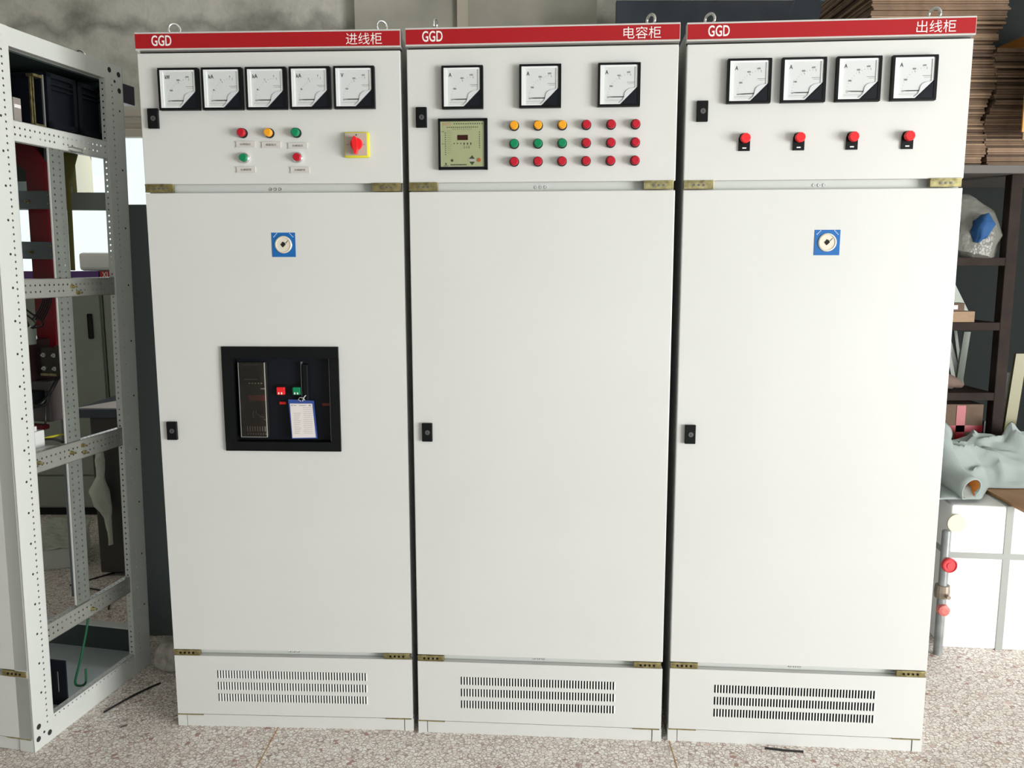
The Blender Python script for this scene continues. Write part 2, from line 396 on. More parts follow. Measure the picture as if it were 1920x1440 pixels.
def lock(P, u, z, w=.032, h=.058):
    o = MB().box(u, u+w, -.011, 0, z, z+h, .0015).build('lock', m_black, P)
    b = MB(); cx, cz = u+w*.55, z+h*.5
    b.lathe((cx, cz), [(.0075, -.010), (.0075, -.0125), (.0055, -.0125), (.0055, -.0115), (.0045, -.0115), (.0045, -.0120), (.0015, -.0122)], seg=20)
    b.build('lock_core', m_steel_dark, o)
    MB().box(cx-.0008, cx+.0008, -.0128, -.0118, cz-.0035, cz+.0035).build('key_slot', m_hole, o)
    return o
def label_plate(P, u, z, txt):
    w, h = .058, .0175
    o = MB().box(u, u+w, -.003, 0, z, z+h, .0006).box(u, u+w, -.0045, -.002, z+h-.0025, z+h, .0004).box(u, u+w, -.0045, -.002, z, z+.0025, .0004).build('label_plate', m_label, P)
    lettering(txt, u+.012, u+w-.013, z+.0055, z+h-.0055, -.0031, m_inkg, o)
    return o
def hinge(P, u0, u1, z0, z1, y=-.001, nh=3):
    o = MB().box(u0, u1, y-.001, .012, z0, z1, .0006).box(u0, u1, y-.0032, y, z1-.0045, z1, .0008).box(u0, u1, y-.0028, y, z0, z0+.0022, .0006).build('hinge', m_brass, P)
    uc = (u0+u1)/2; zc = (z0+z1)/2-.001
    b = MB()
    for k in range(nh):
        x = uc+(k-(nh-1)/2)*.014
        b.cyl((x, zc), .0036, y-.0022, y, seg=12)
    b.build('screw', m_steel_dark if nh == 3 else m_black, o)
    return o
def eye_bolt(P, u, y, rz, z=2.2):
    return MB().torus((u, y, z+.021), .0165, .0042, rz).cyl((u, y), .009, z, z+.004, 'z', 16).cyl((u, y), .006, z+.002, z+.008, 'z', 16).build('eye_bolt', m_chrome, P, True)

Z = dict(b0=.0, p0=.0445, p1=.249, l0=.2712, l1=1.7352, u0=1.7618, u1=2.1416, h0=2.1493, h1=2.2)
WD = .789
def cabinet(loc, rz, label, ndoors=True, closed=True, title=None, left=0.0):
    """front at y=0, body runs back to y=.6 ; local x from left to left+WD"""
    R = empty('switchgear_cabinet', loc, rz if isinstance(rz, tuple) else (0, 0, rz)); tag(R, label, 'cabinet', 'row of switchgear cabinets')
    x0, x1 = left, left+WD
    # doors: shallow trays with folded edges
    def door(name, z0, z1, d=.020):
        b = MB().box(x0+.0015, x1-.0015, 0, d, z0, z1, .0022)
        return b.build(name, m_paint, R)
    if closed:
        b = MB()
        b.box(x0+.004, x0+.007, .024, .6, .0, 2.19); b.box(x1-.007, x1-.004, .024, .6, 0, 2.19)
        b.box(x0+.007, x1-.007, .597, .6, 0.02, 2.19); b.box(x0+.007, x1-.007, .03, .597, 2.187, 2.19)
        b.build('side_panels', m_paint, R)
        b = MB()
        b.box(x0+.007, x0+.05, .024, .064, 0, 2.187); b.box(x1-.05, x1-.007, .024, .064, 0, 2.187)
        for za, zb in ((1.725, 1.772), (.238, .283), (2.12, 2.187), (0.03, .055)): b.box(x0+.05, x1-.05, .0245, .064, za, zb)
        b.build('frame', m_frame, R)
        MB().box(x0+.0015, x1-.0015, .022, .0245, Z['u1']+.0005, Z['h0']+.002).build('gap_shade', m_hole, R)  # black strip stands for the shade in the gap above the door
    door('upper_door', Z['u0'], Z['u1']); 
    # plinth with corner pieces
    b = MB().box(x0+.031, x1-.031, .004, .022, 0, .0405).box(x0+.0, x0+.0285, .002, .03, 0, .0425).box(x1-.0285, x1, .002, .03, 0, .0425)
    b.build('plinth', m_paint, R)
    # name plate
    h = MB().box(x0-.001, x1+.001, -.004, .03, Z['h0'], Z['h1'], .0008).build('name_plate', m_trim, R)
    MB().box(x0+.0005, x1-.0005, -.0046, -.0036, Z['h0']+.0045, Z['h1']-.005).build('red_strip', m_red, h)['label'] = 'red strip'
    if title:
        lettering('GGD', x0+title[1], x0+title[1]+.0598, 2.1605, 2.1905, -.0046, m_white, h, bold=.012)
        lettering(title[0], x0+.6295, x0+.7355, 2.1578, 2.1905, -.0046, m_white, h, bold=-.004)
    # louvred panel with true slots and hoods
    lv = MB(); pz0, pz1 = Z['p0'], Z['p1']; ux0, ux1 = x0+.1415, x0+.6400; d0, d1 = 0, .0015
    rows = ((.1722, .1995), (.1318, .1588), (.0912, .1180))
    def slab(a, b_, c, d): lv.box(a, b_, d0, d1, c, d)
    slab(x0+.0015, ux0, pz0, pz1); slab(ux1, x1-.0015, pz0, pz1)
    zs = [pz1, rows[0][1], rows[0][0], rows[1][1], rows[1][0], rows[2][1], rows[2][0], pz0]
    for k in (0, 2, 4, 6): slab(ux0, ux1, zs[k+1], zs[k])
    n = 54; pit = (ux1-ux0)/n
    for (ra, rb) in rows:
        for k in range(n):
            a = ux0+k*pit
            slab(a+.0046, a+pit, ra, rb)
            # hood: opens to the left, blends into the sheet at the right
            q = [(a+.0042, -.0018), (a+.0050, -.0023), (a+.0062, -.0019), (a+.0088, 0), (a+.0080, .0003), (a+.0054, -.0009), (a+.0046, -.0012)]
            A = [lv.bm.verts.new((p[0], p[1], ra)) for p in q]; B = [lv.bm.verts.new((p[0], p[1], rb)) for p in q]
            lv.bm.faces.new(A); lv.bm.faces.new(B[::-1])
            for i in range(len(q)): lv.bm.faces.new((A[i], B[i], B[(i+1) % len(q)], A[(i+1) % len(q)]))
    for a, b_, c, d in ((x0+.0015, x1-.0015, pz0, pz0+.0015), (x0+.0015, x1-.0015, pz1-.0015, pz1), (x0+.0015, x0+.003, pz0, pz1), (x1-.003, x1-.0015, pz0, pz1)):
        lv.box(a, b_, d1, .020, c, d)
    lv.build('louvred_panel', m_paint, R)
    if closed: MB().box(x0+.1, x1-.1, .05, .052, .06, .235).build('slot_shade_sheet', m_dark, R)  # dark sheet added so the louvre slots read as shaded interior
    # hinges
    for (a, b_) in ((.002, .088), (.696, .782)):
        hinge(R, x0+a, x0+b_, 1.7380, 1.7625, -.001, 3)
        hinge(R, x0+a, x0+b_, .2520, .2700, -.001, 4)
        MB().box(x0+a, x0+b_, -.001, .016, .0405, .0440).build('hinge', m_brass, R)
    for zc in (1.7480, .2600):
        b = MB()
        for k in range(3):
            b.lathe((x0+.3945+(k-1)*.0145, zc), [(.0048, .0245), (.0048, .0225), (.0030, .0225), (.0026, .0240)], seg=14)
        b.build('rivet_nut', m_zinc, R, True)
    return R

cabs = []
CAB = [((-1.1135, 2.5618, 0), -.0421, 'grey cabinet with five square meters and black breaker window, leftmost of the closed three', ('进线柜', .0500)),
       ((-.3084, 2.5205, 0), -.0706, 'grey middle cabinet with three meters, green controller and eighteen coloured lamps', ('电容柜', .0492)),
       ((.5003, 2.4691, 0), -.0807, 'grey cabinet with four meters in a row and four red push buttons, rightmost', ('出线柜', .0585))]
for loc, rz, lab, t in CAB: cabs.append(cabinet(loc, rz, lab, title=t))
c1, c2, c3 = cabs
# lower doors : cabinet 1 has an opening for the breaker
def lower_door(R, opening=None):
    b = MB(); z0, z1 = Z['l0'], Z['l1']; x0, x1 = .0015, WD-.0015
    if not opening: b.box(x0, x1, 0, .02, z0, z1, .0022)
    else:
        a, c, e, g = opening
        b.box(x0, a, 0, .02, z0, z1); b.box(c, x1, 0, .02, z0, z1); b.box(a, c, 0, .02, z0, e); b.box(a, c, 0, .02, g, z1)
    return b.build('lower_door', m_paint, R)
lower_door(c1, (.246, .546, .966, 1.236)); lower_door(c2); lower_door(c3)
for R, u, z in ((c1, .0262, 1.9245), (c2, .0275, 1.9195), (c3, .0325, 1.9268)): lock(R, u, z)
for R, u, z in ((c1, .0262, .9740), (c2, .0300, .9768), (c3, .0256, .9800)): lock(R, u, z)
for R, sp in ((c1, ((.097, .5), (.726, .7))), (c2, ((.079, 1.45), (.711, -.9))), (c3, ((.070, -.75), (.697, -.8)))):
    for u, a in sp: eye_bolt(R, u, .05, a)
# cabinet 1 meters, lamps, switch
U1 = ((.0672, 'kW', ('200', '400', '600'), 'kilowatt meter'), (.1982, 'kA', ('1', '2', '3'), 'leftmost of the three kiloampere meters'), (.3296, 'kA', ('1', '2', '3'), 'middle kiloampere meter'), (.4604, 'kA', ('1', '2', '3'), 'rightmost of the three kiloampere meters'), (.5920, 'V', ('150', '300', '450'), 'voltmeter'))
for u, un, nm, lb in U1: meter(c1, u, 1.9755, .1205, un, nm, 0.0, lb)
lamp(c1, .3106, 1.9096, m_lr, 'red pilot lamp, first of three'); lamp(c1, .3915, 1.909, m_ly, 'yellow pilot lamp'); lamp(c1, .4731, 1.9092, m_lg, 'green pilot lamp, third of three')
lamp(c1, .3125, 1.8376, m_lg, 'green push button in a chrome ring', .0150, True); lamp(c1, .4745, 1.8379, m_lr, 'red push button in a chrome ring', .0150, True)
for u, z, t in ((.2882, 1.8688, '分闸指示'), (.3662, 1.8668, '储能指示'), (.4462, 1.8635, '合闸指示'), (.2862, 1.7948, '合闸按钮'), (.4500, 1.7930, '分闸按钮')): label_plate(c1, u, z, t)
sw = MB().box(.6165, .6925, -.012, 0, 1.8352, 1.9100, .006).build('rotary_switch', m_yelp, c1, True)
MB().box(.6200, .6860, -.0135, -.011, 1.8410, 1.9060, .0008).build('switch_face', m_beige, sw)
kn = MB().lathe((.6545, 1.8745), [(.0185, -.012), (.0175, -.020), (.0160, -.022)], seg=32)
kn.build('knob', m_redp, sw, True)
MB().prism([(.6490, 1.8900), (.6460, 1.8780), (.6500, 1.8560), (.6535, 1.8425), (.6570, 1.8425), (.6615, 1.8560), (.6620, 1.8780), (.6590, 1.8900), (.6540, 1.8945)], -.042, -.020).build('knob_grip', m_redp, sw)
b = MB().box(.670, .680, -.0138, -.0134, 1.8725, 1.8735); b.cyl((.6545, 1.9005), .0022, -.0138, -.0134, seg=10); b.box(.625, .633, -.0138, -.0134, 1.8725, 1.8735); b.build('switch_marking', m_ink, sw)
def badge(R, u, z):
    b = MB().box(u, u+.073, -.0012, 0, z, z+.073, .0005).build('lock_badge', m_blue, R); b['label'] = 'blue square key badge'
    cx, cz = u+.0365, z+.037
    MB().lathe((cx, cz), [(.0255, 0), (.0255, -.004), (.0225, -.0055), (.0215, -.0035), (.0120, -.0035)], seg=36).build('badge_ring', m_cream, b, True)
    MB().lathe((cx, cz), [(.0265, -.001), (.0265, -.0030), (.0245, -.0042), (.0240, -.001)], seg=36).build('chrome_ring', m_chrome, b, True)
    MB().prism([(cx-.009, cz), (cx-.002, cz+.009), (cx+.004, cz+.006), (cx+.007, cz), (cx-.002, cz-.0085)], -.0042, -.0034).build('keyhole', m_hole, b)
    MB().prism([(cx+.006, cz+.004), (cx+.0075, cz+.003), (cx+.0150, cz+.0115), (cx+.0142, cz+.0125)], -.0042, -.0034).build('pointer_mark', m_ink, b)
    mk = MB()
    for sx in (-1, 1):
        for k in range(4):
            px, pz = cx+sx*(.0200+k*.0032), cz+.0335-k*.0034
            mk.prism([(px-.0013, pz-.0010), (px+.0013, pz-.0010), (px+.0013, pz+.0010), (px-.0013, pz+.0010)], -.0016, -.0011)
    mk.build('corner_marking', m_white, b)
badge(c1, .3835, 1.5440); badge(c3, .3820, 1.5460)
# breaker window
bw = MB()
a, c_, e, g = .2126, .5785, .9405, 1.2700
ia, ic, ie, ig = .2480, .5490, .9700, 1.2330
bw.box(a, c_, -.009, 0, ig, g, .001); bw.box(a, c_, -.009, 0, e, ie, .001); bw.box(a, ia, -.009, 0, ie, ig); bw.box(ic, c_, -.009, 0, ie, ig)
bw.box(ia-.004, ia, -.002, .022, ie, ig); bw.box(ic, ic+.003, -.002, .022, ie, ig); bw.box(ia-.004, ic+.003, -.002, .022, ig, ig+.003); bw.box(ia-.004, ic+.003, -.002, .022, ie-.003, ie)
bwo = bw.build('breaker_window_frame', m_black, c1)
br = MB().box(ia+.002, ic-.002, .018, .10, ie+.002, ig-.002).build('circuit_breaker', m_navy, c1)
MB().box(.262, .346, .010, .018, .985, 1.220, .001).build('trip_unit', mat('trip_unit_brown', lin(.018, .015, .012), .5, spec=.2), br)
cv = MB()
for (q, w_, h_, k) in ((.262, .346, 0, 0),):
    cv.box(.262, .3455, -.004, -.0025, .985, 1.220)
cv.build('clear_cover', m_clear, br)
MB().box(.3440, .3460, -.0055, -.001, .985, 1.220).box(.262, .2632, -.005, -.001, .985, 1.220).box(.262, .346, -.005, -.001, .984, .9853).build('cover_edge', mat('clear_edge', lin(.36, .36, .34), .2), br)
mk = MB()
for k in range(9): mk.box(.275+k*.0046, .2785+k*.0046, .0092, .0100, 1.1648, 1.1662)
for k in range(5): mk.box(.288+k*.0095, .293+k*.0095, .0092, .0100, 1.151, 1.155)
mk.box(.325, .340, .0092, .0100, 1.134, 1.138); mk.box(.277, .320, .0092, .0100, 1.2115, 1.2122)
mk.tube([(.300, .0092, 1.042), (.297, .0092, 1.052), (.300, .0092, 1.064)], .0007, 6)
for (p, q) in (((.309, 1.068), (.307, 1.060)), ((.307, 1.060), (.314, 1.055)), ((.314, 1.055), (.322, 1.047)), ((.322, 1.047), (.333, 1.045)), ((.331, 1.039), (.340, 1.036))):
    mk.tube([(p[0], .0092, p[1]), (q[0], .0092, q[1])], .0006, 6)
for k in range(8):
    mk.box(.277+k*.008, .2795+k*.008, .0092, .0100, 1.000, 1.016); mk.box(.2785+k*.008, .2815+k*.008, .0092, .0100, .990, .993)
mk.build('trip_unit_marking', mat('faded_print', lin(.38, .36, .32), .6), br)
MB().box(.285, .338, .0088, .0100, 1.098, 1.116).build('display', mat('dim_red_display', lin(.16, .012, .018), .3), br)
for u, m, nme in ((.378, m_redp, 'open_button'), (.4285, m_lg, 'close_button')):
    MB().box(u-.003, u+.028, .010, .018, 1.112, 1.148, .001).build('button_guard', m_black, br)
    q = MB().box(u, u+.025, .002, .016, 1.118, 1.142, .002); q.build(nme, m, br)
    MB().box(u+.005, u+.009, .0014, .0022, 1.120, 1.126).box(u+.014, u+.018, .0014, .0022, 1.120, 1.126).build('button_print', m_white, br)
MB().box(.382, .402, .014, .018, 1.086, 1.094).build('red_indicator', m_redp, br)
MB().box(.457, .459, .002, .018, 1.075, 1.222).build('cover_ridge', mat('grey_edge', lin(.12, .12, .13), .3), br)
MB().box(.462, .480, -.002, .018, 1.090, 1.215, .003).build('charging_handle', m_black, br)
MB().box(.517, .540, .017, .0182, 1.082, 1.090).build('red_print', mat('dim_red', lin(.14, .01, .01), .5), br)
# document card hanging on the breaker
dc = empty('document_card', (-1.1135, 2.5618, 0), (0, 0, -.0421)); tag(dc, 'white printed paper card in a blue holder hanging in the black breaker window', 'card')
MB().prism([(.4180, 1.1060), (.4985, 1.1020), (.5060, .9830), (.4250, .9810)], -.0105, -.0095).build('card_holder', m_bluec, dc)
MB().prism([(.4230, 1.0930), (.4930, 1.0930), (.5010, .9860), (.4270, .9840)], -.0112, -.0106).build('paper', m_paper, dc)
pr = MB()
for k in range(12):
    z = 1.062-k*.0058; pr.box(.434, .434+.022-.002*(k % 4), -.0116, -.0112, z, z+.0009)
for k in range(14):
    z = 1.080-k*.0062; pr.box(.463+.001*(k % 3), .492, -.0116, -.0112, z, z+.0008)
pr.box(.427, .431, -.0116, -.0112, 1.0855, 1.0895); pr.box(.434, .443, -.0116, -.0112, 1.0865, 1.0885); pr.box(.452, .474, -.0116, -.0112, 1.0865, 1.0885); pr.box(.482, .489, -.0116, -.0112, 1.0855, 1.0895)
pr.build('print_lines', mat('pale_print', lin(.32, .30, .32), .7), dc)
MB().tube([(.458, -.0105, 1.100), (.450, -.013, 1.106), (.456, -.014, 1.113), (.466, -.012, 1.111), (.470, -.010, 1.104), (.463, -.013, 1.100), (.468, -.006, 1.114), (.472, -.003, 1.118)], .0012, 8).build('wire_clip', m_zinc, dc, True)

# cabinet 2
for u, lb in ((.1058, 'leftmost ammeter'), (.3322, 'middle ammeter'), (.5585, 'rightmost ammeter')): meter(c2, u, 1.9700, .1210, 'A', ('200', '400', '600'), 0.0, lb)
rows = ((1.9213, 'yyyrrr'), (1.8702, 'gggrrr'), (1.8192, 'rrrrrr')); us = (.3168, .3865, .4570, .5269, .5982, .6686)
rn = ('top', 'middle', 'bottom'); cn = ('first', 'second', 'third', 'fourth', 'fifth', 'sixth')
for ri, (z, s) in enumerate(rows):
    for ci, (u, k) in enumerate(zip(us, s)):
        m, n_ = {'y': (m_ly, 'yellow'), 'g': (m_lg, 'green'), 'r': (m_lr, 'red')}[k]
        lamp(c2, u, z, m, f'{n_} pilot lamp, {cn[ci]} in the {rn[ri]} row')
# controller
a, c_, e, g = .0940, .2385, 1.7975, 1.9430
ct = MB().box(a, c_, -.016, 0, e, e+.008, .001).box(a, c_, -.016, 0, g-.008, g, .001).box(a, a+.006, -.016, 0, e, g).box(c_-.009, c_, -.016, 0, e, g).build('power_factor_controller', m_black, c2)
MB().box(a+.005, c_-.008, -.013, 0, e+.007, g-.007).build('faceplate', m_olive, ct)
MB().box(a+.007, c_-.0100, -.0136, -.0128, e+.0085, e+.0100).box(a+.007, a+.0085, -.0136, -.0128, e+.0085, g-.0085).box(c_-.0118, c_-.0100, -.0136, -.0128, e+.0085, g-.0085).build('face_border', mat('pale_border', lin(.46, .48, .36), .4), ct)
k_ = .1445/1220.; ox, oz = a-100*k_, g+110*k_      # 1 unit of a drawing of the faceplate
def F(x, y): return (ox+x*k_, oz-y*k_)
def fr(x0, x1, y0, y1): p, q = F(x0, y1), F(x1, y0); return (p[0], q[0], -.0136, -.0129, p[1], q[1])
MB().box(*fr(575, 838, 505, 628)).build('display', m_maroon, ct)
d = MB()
for k in range(16): d.cyl(F(328+k*50, 320), 13*k_, -.0136, -.0129, seg=8)
for k in range(13): d.box(*fr(495+k*57, 495+k*57+22, 225, 250))
for k in range(11): d.cyl(F(278, 455+k*52), 12*k_, -.0136, -.0129, seg=8)
for k in range(8): d.cyl(F(1128, 442+k*53), 13*k_, -.0136, -.0129, seg=8)
for k in range(6): d.cyl(F(495+k*84, 708), 14*k_, -.0136, -.0129, seg=8)
for k in range(3): d.box(*fr(735+k*82, 755+k*82, 690, 745))
d.box(*fr(180, 250, 415, 426)); d.box(*fr(175, 245, 712, 720)); d.cyl(F(440, 1115), 32*k_, -.0137, -.0129, seg=12)
d.prism([F(x, y) for x, y in ((870, 1080), (1005, 1080), (940, 995))], -.0137, -.0129); d.prism([F(x, y) for x, y in ((870, 1152), (1005, 1152), (940, 1235))], -.0137, -.0129)
d.build('face_marking', m_dgreen, ct)
d = MB()
for k in range(11): d.box(*fr(325, 425, 402+k*52, 408+k*52))
for k in range(10): d.box(*fr(470+k*50, 476+k*50, 345, 385))
for k in range(3): d.box(*fr(735+k*60, 765+k*60, 770, 830))
d.build('faint_print', mat('faint_green_print', lin(.21, .24, .14), .5), ct)
MB().cyl(F(1110, 1110), 46*k_, -.0145, -.0129, seg=16).build('reset_button', m_brown, ct)
MB().box(*fr(860, 1020, 1086, 1144)).build('arrow_gap', mat('grey_print', lin(.38, .38, .36), .5), ct)
MB().box(*fr(215, 420, 205, 275)).build('red_print', mat('pale_red_print', lin(.36, .28, .17), .5), ct)
d = MB()
for k in range(11): d.box(*fr(400+k*37, 430+k*37, 1212, 1228)); d.box(*fr(410+k*37, 418+k*37, 1205, 1240))
d.box(*fr(225, 345, 1240, 1252)); d.box(*fr(270, 300, 1175, 1225)); d.build('maker_print', m_dgreen, ct)
# cabinet 3
for k, u in enumerate((.1150, .2660, .4165, .5680)):
    meter(c3, u, 1.9745, .1225, 'A', ('200', '400', '600'), (-.03, 0, .03, 0)[k], ('first', 'second', 'third', 'fourth')[k]+' ammeter from the left')
for k, u in enumerate((.1550, .3080, .4563, .6090)):
    q = MB().prism([(u, 1.8440), (u+.032, 1.8440), (u+.032, 1.8790), (u+.028, 1.8900), (u+.016, 1.8945), (u+.004, 1.8900), (u, 1.8790)], -.005, 0).build('push_button', m_black, c3)
    q['label'] = 'red push button on a black label plate, '+('first', 'second', 'third', 'fourth')[k]+' from the left'
    MB().lathe((u+.016, 1.8780), [(.0125, -.004), (.0125, -.014)], seg=20).build('collar', m_black, q, True)
    MB().lathe((u+.016, 1.8780), [(.0143, -.012), (.0143, -.023), (.0125, -.026)], seg=10).build('button_cap', m_redp, q)
    MB().box(u+.0105, u+.0215, -.0056, -.0048, 1.8500, 1.8535).build('label_insert', m_white, q)

# ------------------------------------------------------------------ open-sided cabinet frame on the left
RO = cabinet((-1.504, 2.407, 0), (0, .0185, -.182), 'open-sided cabinet skeleton of perforated steel posts showing its red busbar', closed=False, left=-WD-.002)
RO['group'] = 'row of switchgear cabinets'
MB().box(-WD, -.0035, 0, .02, Z['l0'], Z['l1'], .0022).build('lower_door', m_paint, RO)
pitch = .02
def post_face(mb, s0, s1, cols, z0=.0, z1=2.2, x=0, r=.0036, sparse=None):
    """plate facing +x between s0 and s1 (local y) with hole columns at the listed y"""
    nz = int(round((z1-z0)/pitch)); edges = [s0]
    prev = s0
    for c in cols:
        a, b_ = c-pitch/2, c+pitch/2
        if a > prev+1e-4: mb.box(x-.002, x, prev, a, z0, z1)
        mb.perf((x, a, z0), (0, 1, 0), (0, 0, 1), 1, nz, pitch, pitch, r, .002, holes=lambda i, j: 2 < j < nz-1)
        prev = b_
    if s1 > prev+1e-4: mb.box(x-.002, x, prev, s1, z0, z1)
# near post
b = MB(); post_face(b, .0, .090, (.062,)); b.box(-.05, 0, 0.0, .002, 0, 2.2); b.box(-.03, 0, .088, .090, 0.09, 2.14)
b.mark(0)
for k in range(20): b.cyl((.044, .18+k*.098), .0038, .0001, .0006, 'x', 10)
for (s, z, r) in ((.020, .035, .009), (.068, .030, .009), (.024, .075, .009), (.045, .045, .004)): b.cyl((s, z), r, .0001, .0008, 'x', 14)
b.mark(1); b.build('corner_post', [m_frame, m_hole2], RO)['label'] = 'sunlit near post with one column of holes'
# rear post
b = MB(); post_face(b, .512, .604, (.545,)); b.perf((-.002, .512, 0), (-1, 0, 0), (0, 0, 1), 1, 110, pitch, pitch, .0036, .002); b.box(-.05, 0, .602, .604, 0, 2.2)
b.mark(0)
for k in range(10): b.cyl((.580, .25+k*.2), .0036, .0001, .0006, 'x', 10)
for (s, z, r) in ((.535, 2.178, .009), (.583, 2.172, .009), (.583, 2.118, .009), (.560, 2.145, .005)): b.cyl((s, z), r, .0001, .0008, 'x', 14)
b.mark(1); b.build('corner_post', [m_frame, m_hole2], RO)['label'] = 'rear post with bright holes'
# mid post : L section
b = MB(); post_face(b, .236, .305, (.256, .284), .33, 1.94, -.012)
b.build('middle_post', mat('dull_galvanised', lin(.21, .23, .21), .45, .2, var=.15, vscale=10), RO)
MB().box(-.0145, -.0095, .2335, .2362, .39, 1.88).build('post_edge', m_trim, RO)
# far inner post seen behind the busbar
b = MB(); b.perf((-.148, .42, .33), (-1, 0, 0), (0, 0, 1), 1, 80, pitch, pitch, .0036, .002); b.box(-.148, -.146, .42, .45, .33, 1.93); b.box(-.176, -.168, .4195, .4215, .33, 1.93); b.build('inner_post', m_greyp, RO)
# rails
def rail(z0, z1, name='side_rail', flange=True, m=m_frame, s0=.088, s1=.512, x=-.004):
    b = MB(); n = int((s1-s0)/pitch); h = (z1-z0)
    b.perf((x, s0, z0+h/2-pitch*1.0), (0, 1, 0), (0, 0, 1), n, 2, pitch, pitch, .0036, .002, holes=lambda i, j: i % 5 != 4 or j == 1)
    b.box(x-.002, x, s0, s1, z0, z0+h/2-pitch); b.box(x-.002, x, s0, s1, z0+h/2+pitch, z1); b.box(x-.002, x, s0+n*pitch, s1, z0, z1)
    if flange:
        b.perf((x, s0, z1), (0, 1, 0), (-1, 0, 0), n, 1, pitch, pitch, .0036, .002)
        b.perf((x, s0, z0+.002), (0, 1, 0), (-1, 0, 0), n, 1, pitch, pitch, .0036, .002)
    return b.build(name, m, RO)
rail(1.880, 1.940); rail(1.419, 1.479, m=m_galv); rail(.880, .944, m=m_galv); rail(.325, .384, m=m_galv)
MB().box(-.03, -.001, .0, .572, 2.146, 2.2, .0015).build('top_rail', m_frame, RO)
b = MB(); b.box(-.003, -.001, .088, .512, 0, .062); b.perf((-.001, .088, .062), (0, 1, 0), (0, 0, 1), 21, 1, pitch, pitch, .003, .002); b.perf((-.001, .088, .082), (0, 1, 0), (-1, 0, 0), 21, 1, pitch, pitch, .0036, .002)
b.build('bottom_rail', m_frame, RO)
# beams across and at the back
for z0, z1, y in ((1.700, 1.757, .318), (1.538, 1.594, .318)):
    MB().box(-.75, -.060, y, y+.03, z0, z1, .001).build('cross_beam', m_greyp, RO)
    b = MB()
    for dz in (.014, .042): b.lathe((-.075, z0+dz), [(.006, y), (.006, y-.006), (.003, y-.006), (.003, y-.018)], 'y', 6)
    b.build('bolt', m_brass, RO)
    MB().lathe((-.16, z0+.022), [(.006, y), (.006, y-.006), (.003, y-.006), (.003, y-.018)], 'y', 6).build('bolt', m_brass, RO)
MB().box(-.75, -.03, .555, .595, 1.712, 1.772, .001).build('rear_beam', m_xl, RO)
MB().box(-.75, -.03, .580, .596, 2.14, 2.2).build('rear_top_rail', m_frame, RO)
MB().box(-.78, -.03, .575, .595, .0, .150).build('rear_skirt', m_teal, RO)
MB().box(-.78, -.03, .560, .597, .150, .156).build('skirt_lip', m_frame, RO)
MB().box(-.78, -.006, .02, .575, .050, .054).build('floor_plate', mat('shiny_floor_plate', lin(.55, .62, .64), .3, .3), RO)
# bolts on rails
b = MB()
for s, z in ((.295, 1.452), (.320, 1.432), (.100, .912), (.245, .912), (.300, .925), (.305, .900), (.300, .350)):
    b.lathe((s, z), [(.007, -.004), (.007, .003), (.0035, .003), (.0035, .016)], 'x', 6)
b.build('rail_bolt', m_brass, RO)
b = MB()
b.tube([(-.002, .315, 1.893), (.004, .330, 1.895), (.004, .375, 1.893), (.001, .38, 1.884), (.004, .33, 1.882), (.0, .315, 1.885)], .0022, 6); b.build('wire_loop', m_zinc, RO, True)
# red busbars
pl = [(-.34, 1.93), (-.23, 1.955), (-.160, 1.855), (-.160, 1.22), (-.232, 1.22), (-.234, 1.83), (-.34, 1.90)]
MB().prism(pl, .40, .41).build('busbar', m_busred, RO)['label'] = 'red busbar'
MB().prism([(-.150, 1.90), (-.100, 1.90), (-.137, 1.80), (-.139, 1.50), (-.150, 1.50)], .48, .49).build('busbar', m_olv, RO)['label'] = 'olive yellow busbar'
MB().box(-.62, -.178, .46, .465, 1.80, 1.935).build('busbar_cover', m_teal, RO)
# breaker gear
MB().box(-.36, -.185, .30, .46, 1.13, 1.27, .004).build('breaker_body', mat('brown_black_moulding', lin(.03, .012, .012), .4), RO)
b = MB().box(-.165, -.085, .33, .36, 1.155, 1.245, .002).box(-.10, -.085, .32, .335, 1.15, 1.255); b.build('terminal_block', mat('dark_terminal', lin(.06, .05, .035), .3, .5), RO)
MB().box(-.165, -.085, .325, .37, 1.150, 1.158).build('terminal_plate', m_brass, RO)
b = MB()
for x, z in ((-.15, 1.175), (-.11, 1.175), (-.15, 1.22), (-.11, 1.22)): b.lathe((x, z), [(.008, .330), (.008, .324), (.004, .324), (.004, .316)], 'y', 6)
b.build('bolt', m_zinc, RO)
MB().box(-.33, -.175, .26, .33, 1.255, 1.315, .002).build('bracket', m_xl, RO)
MB().box(-.27, -.14, .33, .45, .99, 1.13, .004).build('transformer_block', mat('grey_pink_block', lin(.12, .10, .10), .5), RO)
MB().box(-.27, -.155, .27, .33, 1.045, 1.10, .004).build('clamp', m_black, RO)
MB().box(-.27, -.145, .30, .33, .968, .985, .004).build('clamp', m_busred, RO)
CBL = [([(-.10, .33, 1.15), (-.105, .31, 1.12), (-.115, .29, 1.085), (-.13, .27, 1.06), (-.165, .27, 1.055)], .006),
 ([(-.155, .27, 1.10), (-.15, .26, 1.07), (-.12, .26, 1.058), (-.10, .27, 1.07), (-.098, .28, 1.10), (-.11, .28, 1.105)], .003),
 ([(-.115, .28, 1.055), (-.11, .27, 1.02), (-.112, .27, 1.00), (-.12, .27, .995)], .003),
 ([(-.14, .2, 1.51), (-.13, .05, 1.49), (-.10, .1, 1.475), (-.06, .16, 1.455)], .0015),
 ([(-.30, .25, 1.0), (-.20, .24, 1.0), (-.14, .24, .98), (-.12, .24, .955)], .005),
 ([(-.10, .22, .955), (-.06, .24, .955), (-.03, .26, .935), (-.01, .27, .905)], .004)]
